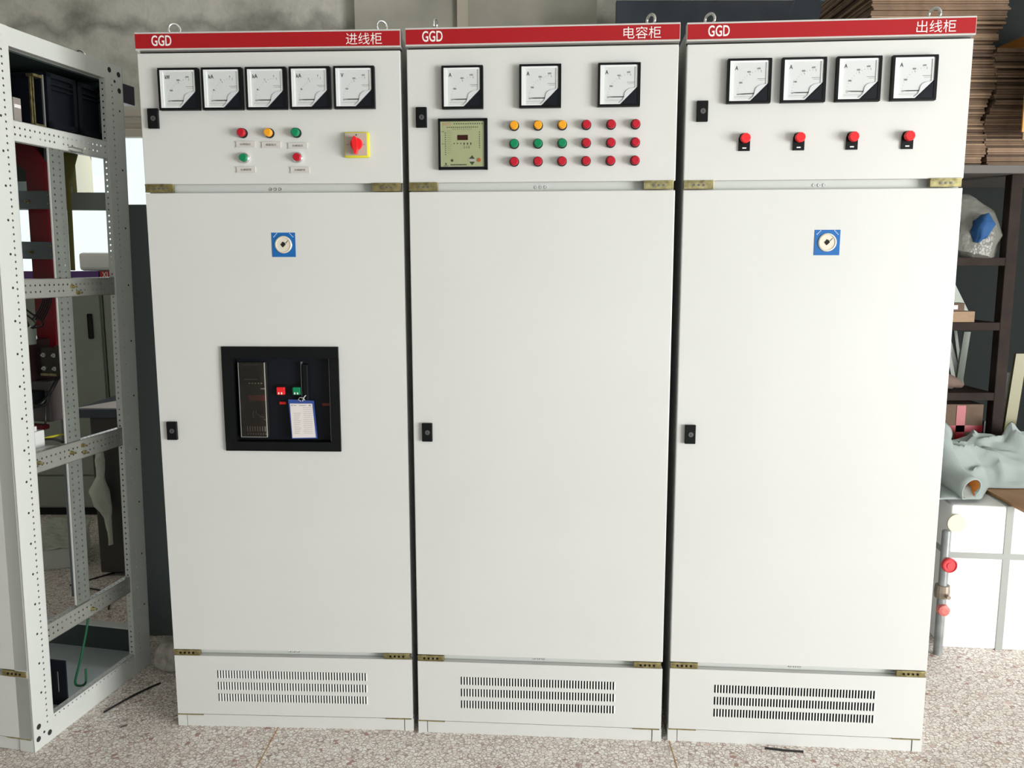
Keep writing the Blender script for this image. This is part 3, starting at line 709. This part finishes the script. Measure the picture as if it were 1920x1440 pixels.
for k in range(6): CBL.append(([(-.30+k*.02, .30, 1.43), (-.29+k*.022, .29, 1.38), (-.27+k*.03, .30, 1.33), (-.22+k*.01, .31, 1.31)], .003))
for k in range(5): CBL.append(([(-.11+k*.008, .30, 1.44), (-.115+k*.008, .29, 1.39), (-.16+k*.01, .30, 1.34)], .0025))
for pts_, r_ in CBL: MB().tube(smooth_path(pts_), r_, 8).build('cable', m_wire, RO, True)

MB().tube([(-.14, .2, .945), (-.10, .22, .955), (-.05, .25, .967), (-.02, .30, .966)], .0035, 8).build('earth_cable', m_yg, RO, True)
b = MB().box(-.16, -.075, .11, .22, .930, .990, .003).box(-.14, -.085, .12, .20, .985, 1.005, .002).box(-.20, -.02, .10, .24, .925, .935)
b.build('contactor', mat('white_plastic', lin(.72, .74, .73), .4), RO)
b = MB()
for k in range(4): b.lathe((-.27+k*.02, 1.34), [(.006, .30), (.006, .28)], 'y', 8)
b.build('cable_lug', m_zinc, RO)
MB().tube(smooth_path([(-.035, .31, .36), (-.03, .31, .30), (-.05, .29, .17), (-.07, .28, .085), (-.06, .29, .066), (-.045, .30, .075), (-.05, .31, .12)]), .004, 8).build('green_cable', m_gwire, RO, True)
# instrument compartment
MB().box(-.78, -.76, .02, .56, 1.945, 2.145).box(-.78, -.03, .54, .56, 1.945, 2.145).box(-.78, -.035, .02, .56, 1.940, 1.946).box(-.78, -.032, .02, .575, 2.140, 2.145).build('instrument_shelf', m_teal, RO)
for s in (.285, .425):
    b = MB(); x1 = -.040; s1 = s+.132; za, zb = 1.950, 2.118
    b.box(-.20, x1-.012, s, s1, za, zb)
    b.box(x1-.012, x1, s, s+.018, za, zb); b.box(x1-.012, x1, s1-.014, s1, za, zb); b.box(x1-.012, x1, s, s1, za, za+.018); b.box(x1-.012, x1, s, s1, zb-.014, zb)
    b.box(x1-.010, x1-.002, s, s1, zb-.034, zb-.028); b.box(x1-.010, x1-.002, s, s1, zb-.048, zb-.043)
    b.build('instrument_housing', m_navy, RO)
b = MB().box(-.055, -.050, .225, .231, 1.946, 2.095).box(-.055, -.050, .236, .241, 1.946, 2.095).box(-.06, -.035, .222, .262, 2.092, 2.100).box(-.06, -.035, .222, .262, 1.946, 1.952)
b.build('brass_bracket', m_brass, RO)
MB().box(-.045, -.040, .266, .271, 1.947, 2.105).build('bracket_edge', m_zinc, RO)
b = MB().box(-.10, -.06, .165, .195, 1.948, 2.02, .002); b.build('terminal_strip', mat('grey_terminal', lin(.30, .27, .25), .4), RO)
MB().box(-.09, -.0595, .167, .193, 1.990, 2.000).build('terminal_cap', m_white, RO)
MB().box(-.10, -.004, .606, .675, 2.085, 2.15, .002).build('rear_housing', mat('dark_purple_plastic', lin(.03, .022, .04), .5), RO)
# leaning dark plate at the bottom
b = MB()
for (a_, b_, z0, z1) in ((-.088, -.058, .055, .215), (-.050, -.022, .055, .215), (-.058, -.050, .055, .10), (-.058, -.050, .175, .215)): b.box(a_, b_, .180, .186, z0, z1)
b.build('slotted_black_plate', m_navy, RO)
eye_bolt(RO, -.06, .47, .3, 2.19)

# ------------------------------------------------------------------ room
def sbox(name, m, *b):
    mb = MB()
    for q in b: mb.box(*q)
    return struct(mb.build(name, m))
sbox('floor', m_floor, (-6, 7, -4, 6.2, -.1, 0))
WX0, WX1, WZ0, WZ1 = -3.75, -1.95, 1.05, 2.51
sbox('wall_back', m_wall, (-6, WX0, 5.8, 6.0, 0, 4.2), (WX1, 7, 5.8, 6.0, 0, 4.2), (WX0, WX1, 5.8, 6.0, 0, WZ0), (WX0, WX1, 5.8, 6.0, WZ1, 4.2))
sbox('wall_left', m_wall, (-6, -5.8, -4, 5.8, 0, 4.2))
sbox('wall_right', m_wall, (6.8, 7, 2.2, 5.8, 0, 4.2))
sbox('ceiling', m_ceil, (-6, 7, -3.2, 6, 4.2, 4.35))
sbox('light_blocker_front', m_wall, (-6, -.6, -3.2, -3.0, 0, 4.2), (-.6, 7, -3.2, -3.0, 2.7, 4.2))  # unseen wall, added to block ambient light from the front left
sbox('trim_1', mat('rendered_pier', lin(.52, .515, .44), .9, bump=.6, bscale=8, var=.3, vscale=2.2), (-1.03, .56, 5.70, 5.8, 0, 4.2))
sbox('trim_2', m_cream2, (-.355, -.285, 5.655, 5.70, 0, 4.2))
b = MB()
fw = .05
b.box(WX0, WX1, 5.80, 5.86, WZ1-.03, WZ1); b.box(WX0, WX1, 5.81, 5.86, WZ1-.06, WZ1-.03); b.box(WX0, WX1, 5.79, 5.86, WZ1-.12, WZ1-.065); b.box(WX0, WX1, 5.80, 5.86, WZ0, WZ0+fw); b.box(WX0, WX0+fw, 5.80, 5.86, WZ0, WZ1); b.box(WX1-fw, WX1, 5.80, 5.86, WZ0, WZ1); b.box(-3.16, -3.11, 5.80, 5.86, WZ0, WZ1)
wn = struct(b.build('window_1', m_cream2))
MB().box(WX0+.01, WX1-.01, 5.835, 5.838, WZ0+.01, WZ1-.01).build('pane', m_pane, wn)
b = MB().box(WX0-.1, WX1+.1, 5.72, 5.8, WZ1+.005, WZ1+.035); b.build('lintel_edge', m_cream2, wn)
for k, (xa, xb) in enumerate(((-.797, -.778), (.487, .506))):
    struct(MB().prism([(xa, 1.6), (xa+.003, 1.6), (xb+.009, 2.9), (xb+.006, 2.9)], 0.0, .0008, 'z').build(f'trim_{k+3}', m_divider))

# ------------------------------------------------------------------ things behind on the left
def simple(name, label, cat, mb, m, group=None, smooth=False, loc=None, rz=0):
    o = mb.build(name, m, None, smooth); tag(o, label, cat, group)
    if loc: o.location = loc; o.rotation_euler.z = rz
    return o
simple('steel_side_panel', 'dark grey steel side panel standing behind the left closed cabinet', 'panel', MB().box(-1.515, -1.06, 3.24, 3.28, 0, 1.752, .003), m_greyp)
# low green-grey cabinets at the back
def back_cab(x0, x1, label, hm, txt=None, handle=None):
    R = empty('distribution_cabinet', (x0, 4.9, 0)); tag(R, label, 'cabinet', 'low distribution cabinets at the back'); w = x1-x0
    MB().box(0, w, .015, .42, .05, 1.49).build('body', m_xl, R)
    MB().box(.01, w-.01, 0, .015, .26, 1.435, .003).build('door', m_xl, R)
    MB().box(.01, w-.01, 0, .015, .06, .25, .003).build('lower_panel', m_xl, R)
    MB().box(0, w, .03, .40, 0, .05).build('plinth', m_dark, R)
    h = MB().box(0, w, -.004, .012, 1.445, 1.49).build('name_plate', hm, R)
    if txt: lettering(txt, w-.16, w-.105, 1.452, 1.482, -.0042, m_white, h)
    if handle:
        MB().box(w-.085, w-.055, -.003, 0, 1.09, 1.24, .008).build('handle_slot', m_hole, R)
    return R
back_cab(-3.15, -2.432, 'green-grey low cabinet with purple top strip and black handle slot', m_purple, None, True)
XR = back_cab(-2.424, -1.85, 'green-grey low cabinet with red XL top strip', m_red)
hh = [c for c in XR.children if c.name.startswith('name_plate')][0]
lettering('XL', .014, .056, 1.452, 1.484, -.0042, m_white, hh)
simple('foam_block', 'white foam packing block on top of the red-striped low cabinet', 'packing', MB().box(-2.60, -2.36, 5.0, 5.25, 1.491, 1.60, .02), m_foam)
# wall box in front of the window with louvres and a black lock
B = empty('control_box', (-3.30, 5.35, 0)); tag(B, 'blue-grey control box with black lock hung before the bright window', 'box')
MB().box(-.2, .52, 0, .2, 1.93, 2.42, .004).build('box_body', mat('pale_blue_grey', lin(.24, .31, .33), .5), B)
MB().box(.46, .51, -.02, 0, 2.02, 2.12, .004).build('lock', m_black, B)
MB().box(.52, .55, -.01, .2, 1.90, 2.42).build('box_edge', m_olv, B)
MB().box(.1, .2, .2, .46, 2.38, 2.42).box(.35, .45, .2, .46, 2.38, 2.42).build('wall_bracket', m_rack, B)
b = MB()
for r_ in range(2):
    for k in range(7): b.box(-.19+k*.028, -.175+k*.028, -.002, 0, 2.00-r_*.085, 2.06-r_*.085)
b.build('lit_slits', mat('painted_slit_light', lin(.75, .72, .30), .5), B)  # light shining through the louvre slits, painted as pale yellow bars
# dark small cabinet with bright sheet, hanging bag
D = empty('tool_cabinet', (-2.03, 3.9, 0)); tag(D, 'small dark metal cabinet behind the open frame, bright sheet on top', 'cabinet')
MB().box(0, .34, 0, .4, 0.02, .80, .006).build('body', mat('dark_brown_metal', lin(.05, .048, .045), .6), D)
MB().box(-.07, .34, -.02, .42, .80, .84).build('top_board', m_dsteel, D)
simple('white_sheet', 'white paper sheet lying on the small dark cabinet', 'paper', MB().prism([(-2.09, 3.9), (-1.76, 3.89), (-1.76, 4.2), (-1.95, 4.22)], .841, .845, 'z'), m_paper)
def blob(name, m, pts, rads, parent=None, seg=20, amp=.02, fr_=8, smooth=True):
    mb = MB(); mb.tube(pts, .1, seg, rads)
    bmesh.ops.subdivide_edges(mb.bm, edges=mb.bm.edges, cuts=1, use_grid_fill=True)
    for v in mb.bm.verts:
        p = v.co*fr_; d = noise.noise_vector(p)+.6*noise.noise_vector(p*2.7)
        v.co += d*amp
    return mb.build(name, m, parent, smooth)
o = blob('plastic_bag', m_bagw, [(-2.0, 3.85, .66), (-2.01, 3.84, .60), (-2.02, 3.84, .52), (-2.04, 3.84, .44), (-2.01, 3.84, .38), (-1.995, 3.84, .30), (-1.99, 3.84, .18), (-1.99, 3.84, .12)], None, seg=12) if False else None
o = blob('plastic_bag', m_bagw, [(-1.965, 3.85, .66), (-1.97, 3.85, .60), (-1.97, 3.85, .52), (-1.985, 3.85, .45), (-1.97, 3.85, .39), (-1.95, 3.85, .32), (-1.945, 3.85, .24), (-1.945, 3.85, .18)], [.012, .022, .018, .045, .038, .018, .012, .010], seg=12, amp=.006, fr_=20)
tag(o, 'milky plastic bag hanging limp on the small dark cabinet', 'bag')
# white tray on the floor
T = empty('white_carton', (-2.36, 3.98, 0), (0, 0, .35)); tag(T, 'white carton with draped plastic lid on the floor behind the open frame', 'box')
b = MB().box(-.02, .18, 0, .30, 0, .105, .004); b.build('carton_body', m_foamb, T)
b = MB()
n = 14
g_ = [[b.bm.verts.new((-.03+.22*i/n, -.01+.36*j/n, .110+.004*math.sin(i*1.1)*math.cos(j*.7)+.075*(j/n)**1.2*(1-.35*i/n))) for j in range(n+1)] for i in range(n+1)]
for i in range(n):
    for j in range(n): b.bm.faces.new((g_[i][j], g_[i+1][j], g_[i+1][j+1], g_[i][j+1]))
lid = b.build('draped_lid', m_bagw, T, True); sm = lid.modifiers.new('thickness', 'SOLIDIFY'); sm.thickness = .002
T2 = empty('white_carton', (-2.20, 4.34, 0), (0, 0, .25)); tag(T2, 'small white carton with black marks beside the draped one', 'box')
MB().box(0, .16, 0, .14, 0, .17, .004).build('carton_body', m_foamb, T2)
MB().box(.075, .10, -.002, 0, .120, .150).box(.085, .115, -.002, 0, .130, .158).build('black_mark', m_ink, T2)
simple('floor_cable', 'thin dark cable lying on the floor behind the open frame', 'cable', MB().tube([(-2.10, 3.80, .004), (-1.98, 3.95, .004), (-1.80, 4.0, .004)], .004, 6), m_wire, smooth=True)
simple('floor_cable', 'dark cable looping towards the rear post foot', 'cable', MB().tube([(-2.12, 3.78, .004), (-1.95, 3.72, .004), (-1.84, 3.60, .004), (-1.80, 3.5, .004)], .004, 6), m_wire, smooth=True)
b = MB(); bmesh.ops.create_icosphere(b.bm, subdivisions=4, radius=1)
for v in b.bm.verts:
    p = v.co.copy(); v.co = Vector((max(-.8, min(.8, p.x))*.085, max(-.8, min(.8, p.y))*.07, max(-.8, min(.8, p.z))*.072)); v.co += noise.noise_vector(v.co*18)*.012
o = b.build('concrete_lump', m_stone, None, True); o.location = (-1.285, 2.97, .055); tag(o, 'rough concrete lump on the floor behind the left cabinet foot', 'stone')
simple('black_strip', 'black plastic strip lying on the floor beside the open cabinet', 'scrap', MB().tube(smooth_path([(-1.40, 2.64, .004), (-1.36, 2.73, .004), (-1.32, 2.80, .004), (-1.29, 2.84, .004)]), .0035, 6), m_wire, smooth=True)
simple('black_scrap', 'short black rubber scrap under the front of the rightmost cabinet', 'scrap', MB().tube([(.80, 2.425, .003), (.86, 2.412, .003), (.915, 2.405, .003)], .0035, 6), m_wire, smooth=True)
simple('black_scrap', 'tiny black wire scrap on the floor near the bright patch', 'scrap', MB().tube([(-1.30, 2.55, .002), (-1.285, 2.565, .002)], .002, 6), m_wire)

# ------------------------------------------------------------------ right side : rack, cartons, jacket, wrapped box
RK = empty('storage_rack', (1.25, 3.6, 0)); tag(RK, 'tall brown steel storage rack behind the rightmost cabinet', 'rack')
for x in (0, .88, 1.85):
    for y in (0, .55): MB().box(x, x+.05, y, y+.05, 0, 1.90 if y == 0 else 1.90, .003).build('rack_post', m_rack, RK)
for z in (.60, .925, 1.235, 1.515): MB().box(.05, .88, 0.0, .60, z, z+.035, .002).build('shelf', m_rack, RK)
MB().box(.93, 1.85, .0, .60, .55, .585, .002).build('shelf', m_rack, RK)
MB().box(-.35, 1.95, -.04, .62, 1.90, 1.935, .003).build('top_shelf', mat('grey_board', lin(.12, .11, .10), .7, var=.3), RK)
MB().box(0, 1.9, .602, .606, .55, 1.90).build('rack_shade_sheet', m_dark, RK)  # dark sheet added in place of the unlit depth of the rack
cards = [m_card, m_card2, m_card3]
# stacks of flattened cartons: every sheet an object of its own
sheets = []
for s_, (xa, xb, n_, lab, grp) in enumerate(((1.42, 1.985, 92, 'flattened brown carton in the left pile on the top shelf', 'flattened cartons, left pile'), (2.0, 2.62, 52, 'flattened brown carton in the right pile on the top shelf', 'flattened cartons, right pile'))):
    z = 1.936; proto = {}
    th = .0092
    for k in range(n_):
        mi = random.choice((0, 0, 1, 2))
        if mi not in proto:
            w = xb-xa; pm = MB().box(-w/2, w/2, -.27, .27, 0, th*.86)
            me_o = pm.build('flattened_carton', cards[mi]); proto[mi] = me_o; o = me_o
        else:
            o = proto[mi].copy(); C.objects.link(o)
        # long-wave drift makes the ragged joint between the piles
        dx = .018*math.sin(k*.21+s_*1.1)+random.uniform(-.006, .006)+(.0008*k if s_ == 0 else .0006*k)
        if s_ == 1 and k < 18: dx += .0
        o.location = ((xa+xb)/2+dx, 3.87+random.uniform(-.012, .012), z); o.rotation_euler = (0, 0, random.uniform(-.006, .006))
        tag(o, lab.replace('brown', ('mid-brown', 'dark brown', 'pale brown')[mi]), 'carton', grp); z += th
b = MB().box(2.06, 2.60, 3.44, 3.448, 2.05, 2.515).box(2.25, 2.60, 3.448, 4.02, 2.44, 2.515)
fc = simple('folded_carton', 'orange-brown folded carton hanging over the front of the right pile', 'carton', b, m_orange)
MB().box(2.072, 2.61, 3.452, 3.458, 2.02, 2.438).build('inner_flap', m_card3, fc)
simple('dark_sheet', 'plain dark sheet standing on the top shelf behind the right carton pile', 'board', MB().box(1.98, 2.75, 4.165, 4.18, 1.936, 3.1), m_dark)  # upright dark sheet filling the gap behind the right pile
# plastic bag
BG = empty('plastic_bag', (2.0, 3.63, 1.562)); tag(BG, 'clear plastic bag with a blue rag inside on the rack shelf', 'bag')
blob('bag_film', m_bag, [(-.01, .10, .004), (0, .09, .03), (.01, .08, .09), (.0, .08, .15), (-.04, .08, .20), (-.07, .08, .24), (-.085, .08, .27)], [.09, .145, .140, .12, .085, .045, .015], BG, seg=24, amp=.014, fr_=11)
blob('rag', m_bluerag, [(-.01, -.045, .05), (-.005, -.055, .09), (.015, -.055, .13), (.02, -.04, .165)], [.014, .034, .044, .020], BG, seg=24, amp=.010, fr_=22)
b = MB().prism([(1.910, 1.320), (1.905, 1.47), (1.930, 1.508), (1.950, 1.498), (1.960, 1.46), (2.06, 1.285), (2.022, 1.285), (2.022, 1.320)], 3.700, 3.704)
o = simple('angle_bracket', 'grey triangular steel bracket standing on the rack shelf', 'bracket', b, m_xl)
MB().prism([(1.905, 1.320), (1.900, 1.47), (1.925, 1.512), (1.930, 1.508), (1.910, 1.47), (1.920, 1.320)], 3.665, 3.704).build('bracket_flange', m_paint, o)
for (x0, x1, z0, z1, m, lab) in ((1.62, 2.02, 1.271, 1.318, m_card3, 'flat light-brown carton at the bottom of the small pile on the rack'), (1.62, 1.975, 1.319, 1.355, m_card2, 'dark brown carton in the middle of the small pile'), (1.62, 1.90, 1.356, 1.395, m_card2, 'dark brown carton topmost of the small pile with a white label')):
    q = simple('small_carton', lab, 'carton', MB().box(x0, x1, 3.605 if m is m_card3 else 3.61, 3.655 if z0 > 1.3 else 3.80, z0, z1, .002), m)
    if z0 > 1.3: MB().box(x1-.075, x1-.03, 3.6085, 3.6098, z0+.008, z1-.010).build('label', m_paper, q)
# leaning profiles on the shelf below
random.seed(3)
for k, (x, tp, wd, m) in enumerate(((1.99, 1.905, .02, m_greyp), (2.03, 1.96, .018, m_xl), (2.055, 2.075, .03, m_xl), (2.085, 1.995, .024, m_paint), (2.112, 2.06, .014, m_xl))):
    b = MB(); b.prism([(x, .961), (x+wd, .961), (tp+wd, 1.215), (tp, 1.215)], 3.72+.03*k, 3.735+.03*k)
    simple('steel_strip', ('dark grey', 'narrow green-grey', 'wide green-grey', 'pale grey', 'thin')[k]+' steel strip leaning in the rack bay above the sagging bag', 'strip', b, m)
o = blob('cloth_bag', mat('brown_pink_bag', lin(.14, .09, .075), .8), [(1.82, 3.67, 1.004), (1.88, 3.67, 1.006), (1.95, 3.67, 1.006), (2.0, 3.68, .992), (2.03, 3.68, .983)], [.012, .035, .036, .022, .01], seg=14, amp=.006, fr_=20)
tag(o, 'sagging brown-pink bag on the lower rack shelf', 'bag')
q = simple('taped_box', 'cardboard box with red tape on the bottom rack shelf', 'box', MB().box(1.80, 2.10, 3.62, 3.9, .636, .905, .003), m_card2)
MB().box(1.98, 2.02, 3.618, 3.6195, .64, .90).box(1.80, 2.10, 3.618, 3.6195, .78, .81).build('red_tape', mat('red_tape', lin(.28, .008, .02), .4), q)
# steel parts right of the rack post
for k, (x, tx, w, z0, z1, m, lab) in enumerate(((2.19, 2.23, .05, .94, 1.13, m_olv, 'olive perforated steel plate leaning right of the rack post'), (2.215, 2.22, .014, .60, 1.04, m_paint, 'thin pale steel profile upright right of the rack post'), (2.185, 2.195, .025, .80, .99, m_paint, 'short pale steel profile beside the rack post'), (2.245, 2.25, .045, .586, .92, m_xl, 'wide green-grey steel channel at the right edge'), (2.19, 2.195, .04, .586, .80, m_greyp, 'dark grey steel channel low beside the rack post'))):
    z0 = .586
    b = MB().prism([(x, z0), (x+w, z0), (tx+w, z1), (tx, z1)], 3.63+.035*k, 3.645+.035*k)
    simple('steel_profile', lab, 'profile', b, m)
# dark sheets standing at the back right
simple('steel_sheet', 'dark blue-grey steel sheet standing tall behind the right cabinets', 'sheet', MB().box(.60, 1.66, 4.98, 5.02, 0, 3.02, .002), m_dsteel)
simple('steel_sheet', 'paler blue-grey steel sheet standing beside the dark one', 'sheet', MB().box(1.64, 2.3, 5.04, 5.08, 0, 3.10, .002), m_bsteel)
b = MB().box(-.35, .35, -.004, .004, -.9, .9); o = simple('steel_strip', 'dark sheet leaning diagonally left of the carton pile top', 'strip', b, m_dsteel); o.location = (1.42, 4.45, 2.0); o.rotation_euler = (0, .35, 0)
o.location = (1.50, 4.5, 1.95)
# wrapped box
WB = empty('wrapped_box', (1.722, 3.128, 0), (0, 0, -.11)); tag(WB, 'white foam-wrapped box tied with grey straps on the floor at right', 'box')
MB().box(0, .9, 0, .44, 0, .588, .008).build('wrapped_body', m_foam, WB)
b = MB().box(.203, .229, -.003, .0, 0, .591).box(.203, .229, -.003, .44, .588, .591).box(0, .9, -.0035, 0, .375, .398).box(-.003, 0, -.003, .44, .375, .398)
b.build('strap', m_strap, WB)
# vertical pipe with a red cap and tape roll at the left of the box
PP = empty('grey_pipe', (1.676, 3.07, 0)); tag(PP, 'grey upright pipe with valve beside the wrapped box', 'pipe')
MB().lathe((0, 0), [(.016, 0), (.016, .50), (.014, .505)], 'z', 20).build('pipe_body', m_pipe, PP, True)
MB().lathe((.005, .375), [(.028, -.02), (.028, -.035), (.024, -.038), (.024, -.034), (.012, -.034), (.012, -.037)], 'y', 28).build('red_cap', mat('red_cap', lin(.60, .04, .05), .4), PP, True)
MB().lathe((0, .19), [(.024, -.01), (.022, -.028), (.012, -.032)], 'y', 12).build('red_tag', mat('pink_tag', lin(.55, .15, .13), .5), PP)
MB().lathe((0, 0), [(.026, .235), (.028, .26), (.026, .285)], 'z', 16).lathe((.004, .25), [(.008, -.02), (.008, -.045)], 'y', 10).build('coupling', mat('tarnished', lin(.30, .25, .20), .4, .6), PP)
o = simple('tape_roll', 'cream tape roll hanging on the corner of the wrapped box', 'tape', MB().lathe((0, 0), [(.016, 0), (.036, 0), (.036, -.010), (.016, -.010)], 'y', 32), mat('cream_tape', lin(.66, .60, .46), .5), smooth=True)
o.location = (1.735, 3.118, .520)
# board on the box
b = MB().prism([(1.955, 3.38), (1.93, 3.01), (2.35, 2.93), (2.42, 3.32)], .593, .604, 'z'); o = simple('brown_board', 'thin brown fibre board lying on the wrapped box under the jacket', 'board', b, m_wood)
# jacket: folded heap with a sleeve
b = MB(); nx, ny = 70, 56; X0, X1, Y0, Y1 = 1.67, 2.50, 3.145, 3.575
hm = {}
for i in range(nx+1):
    for j in range(ny+1):
        u, v = i/nx, j/ny; x = X0+(X1-X0)*u; yf = Y0+.165*max(0, min(1, (x-1.84)/.12)); y = yf+(Y1-yf)*v
        e_ = min(1, 6*min(u, 1-u))*min(1, 5*min(v, 1-v)); e_ = max(0, e_)**.6
        p = Vector((x*3.6+y*2.4, y*7.0-x*3.0, 1.3))
        fold = .8*(1-min(1, 2.6*abs(noise.noise(p))))**1.5+.30*(1-min(1, 2.6*abs(noise.noise(p*1.9+Vector((3, 1, 0))))))**1.5
        h = (.05+.19*v**1.1+.08*(1-abs(2*u-1))*v)*e_*(.70+.34*fold)+.007*e_*math.sin(30*x+26*y+5*fold)
        wob = .025*noise.noise(Vector((x*6, y*6, 4)))
        hm[i, j] = b.bm.verts.new((x+wob, y+wob*(.6 if j > 2 else 1.2), .606+max(0, h)))
for i in range(nx):
    for j in range(ny): b.bm.faces.new((hm[i, j], hm[i+1, j], hm[i+1, j+1], hm[i, j+1]))
JK = b.build('jacket', m_cloth, None, True); so = JK.modifiers.new('thickness', 'SOLIDIFY'); so.thickness = .004; so.offset = 1
tag(JK, 'crumpled grey-green work jacket heaped on the wrapped box', 'jacket')
pts = [(1.85, 3.51, .80), (1.80, 3.45, .79), (1.765, 3.36, .755), (1.760, 3.28, .71), (1.775, 3.20, .668), (1.795, 3.13, .650)]
rad = [.055, .065, .064, .058, .050, .045]
b = MB(); b.tube(pts, .05, 28, rad)
capf = [f for f in b.bm.faces if len(f.verts) == 28]
bmesh.ops.delete(b.bm, geom=capf, context='FACES_ONLY')
bmesh.ops.subdivide_edges(b.bm, edges=b.bm.edges, cuts=2, use_grid_fill=True)
for v in b.bm.verts:
    t = (v.co.y-3.13)/.4; v.co += noise.noise_vector(v.co*13)*.016*max(.1, min(1, t*1.8))
    if v.co.z < .622 and v.co.y < 3.36: v.co.z = .610+(v.co.z-.622)*.12
sl = b.build('sleeve', m_cloth, JK, True); so = sl.modifiers.new('thickness', 'SOLIDIFY'); so.thickness = .004
b = MB(); b.tube([(1.772, 3.215, .672), (1.793, 3.136, .651)], .04, 24, [.038, .041]); bmesh.ops.delete(b.bm, geom=[f for f in b.bm.faces if len(f.verts) == 24 and f.calc_center_median().y < 3.17], context='FACES_ONLY')
ln = b.build('cuff_lining', m_lining, JK, True)
capf = None
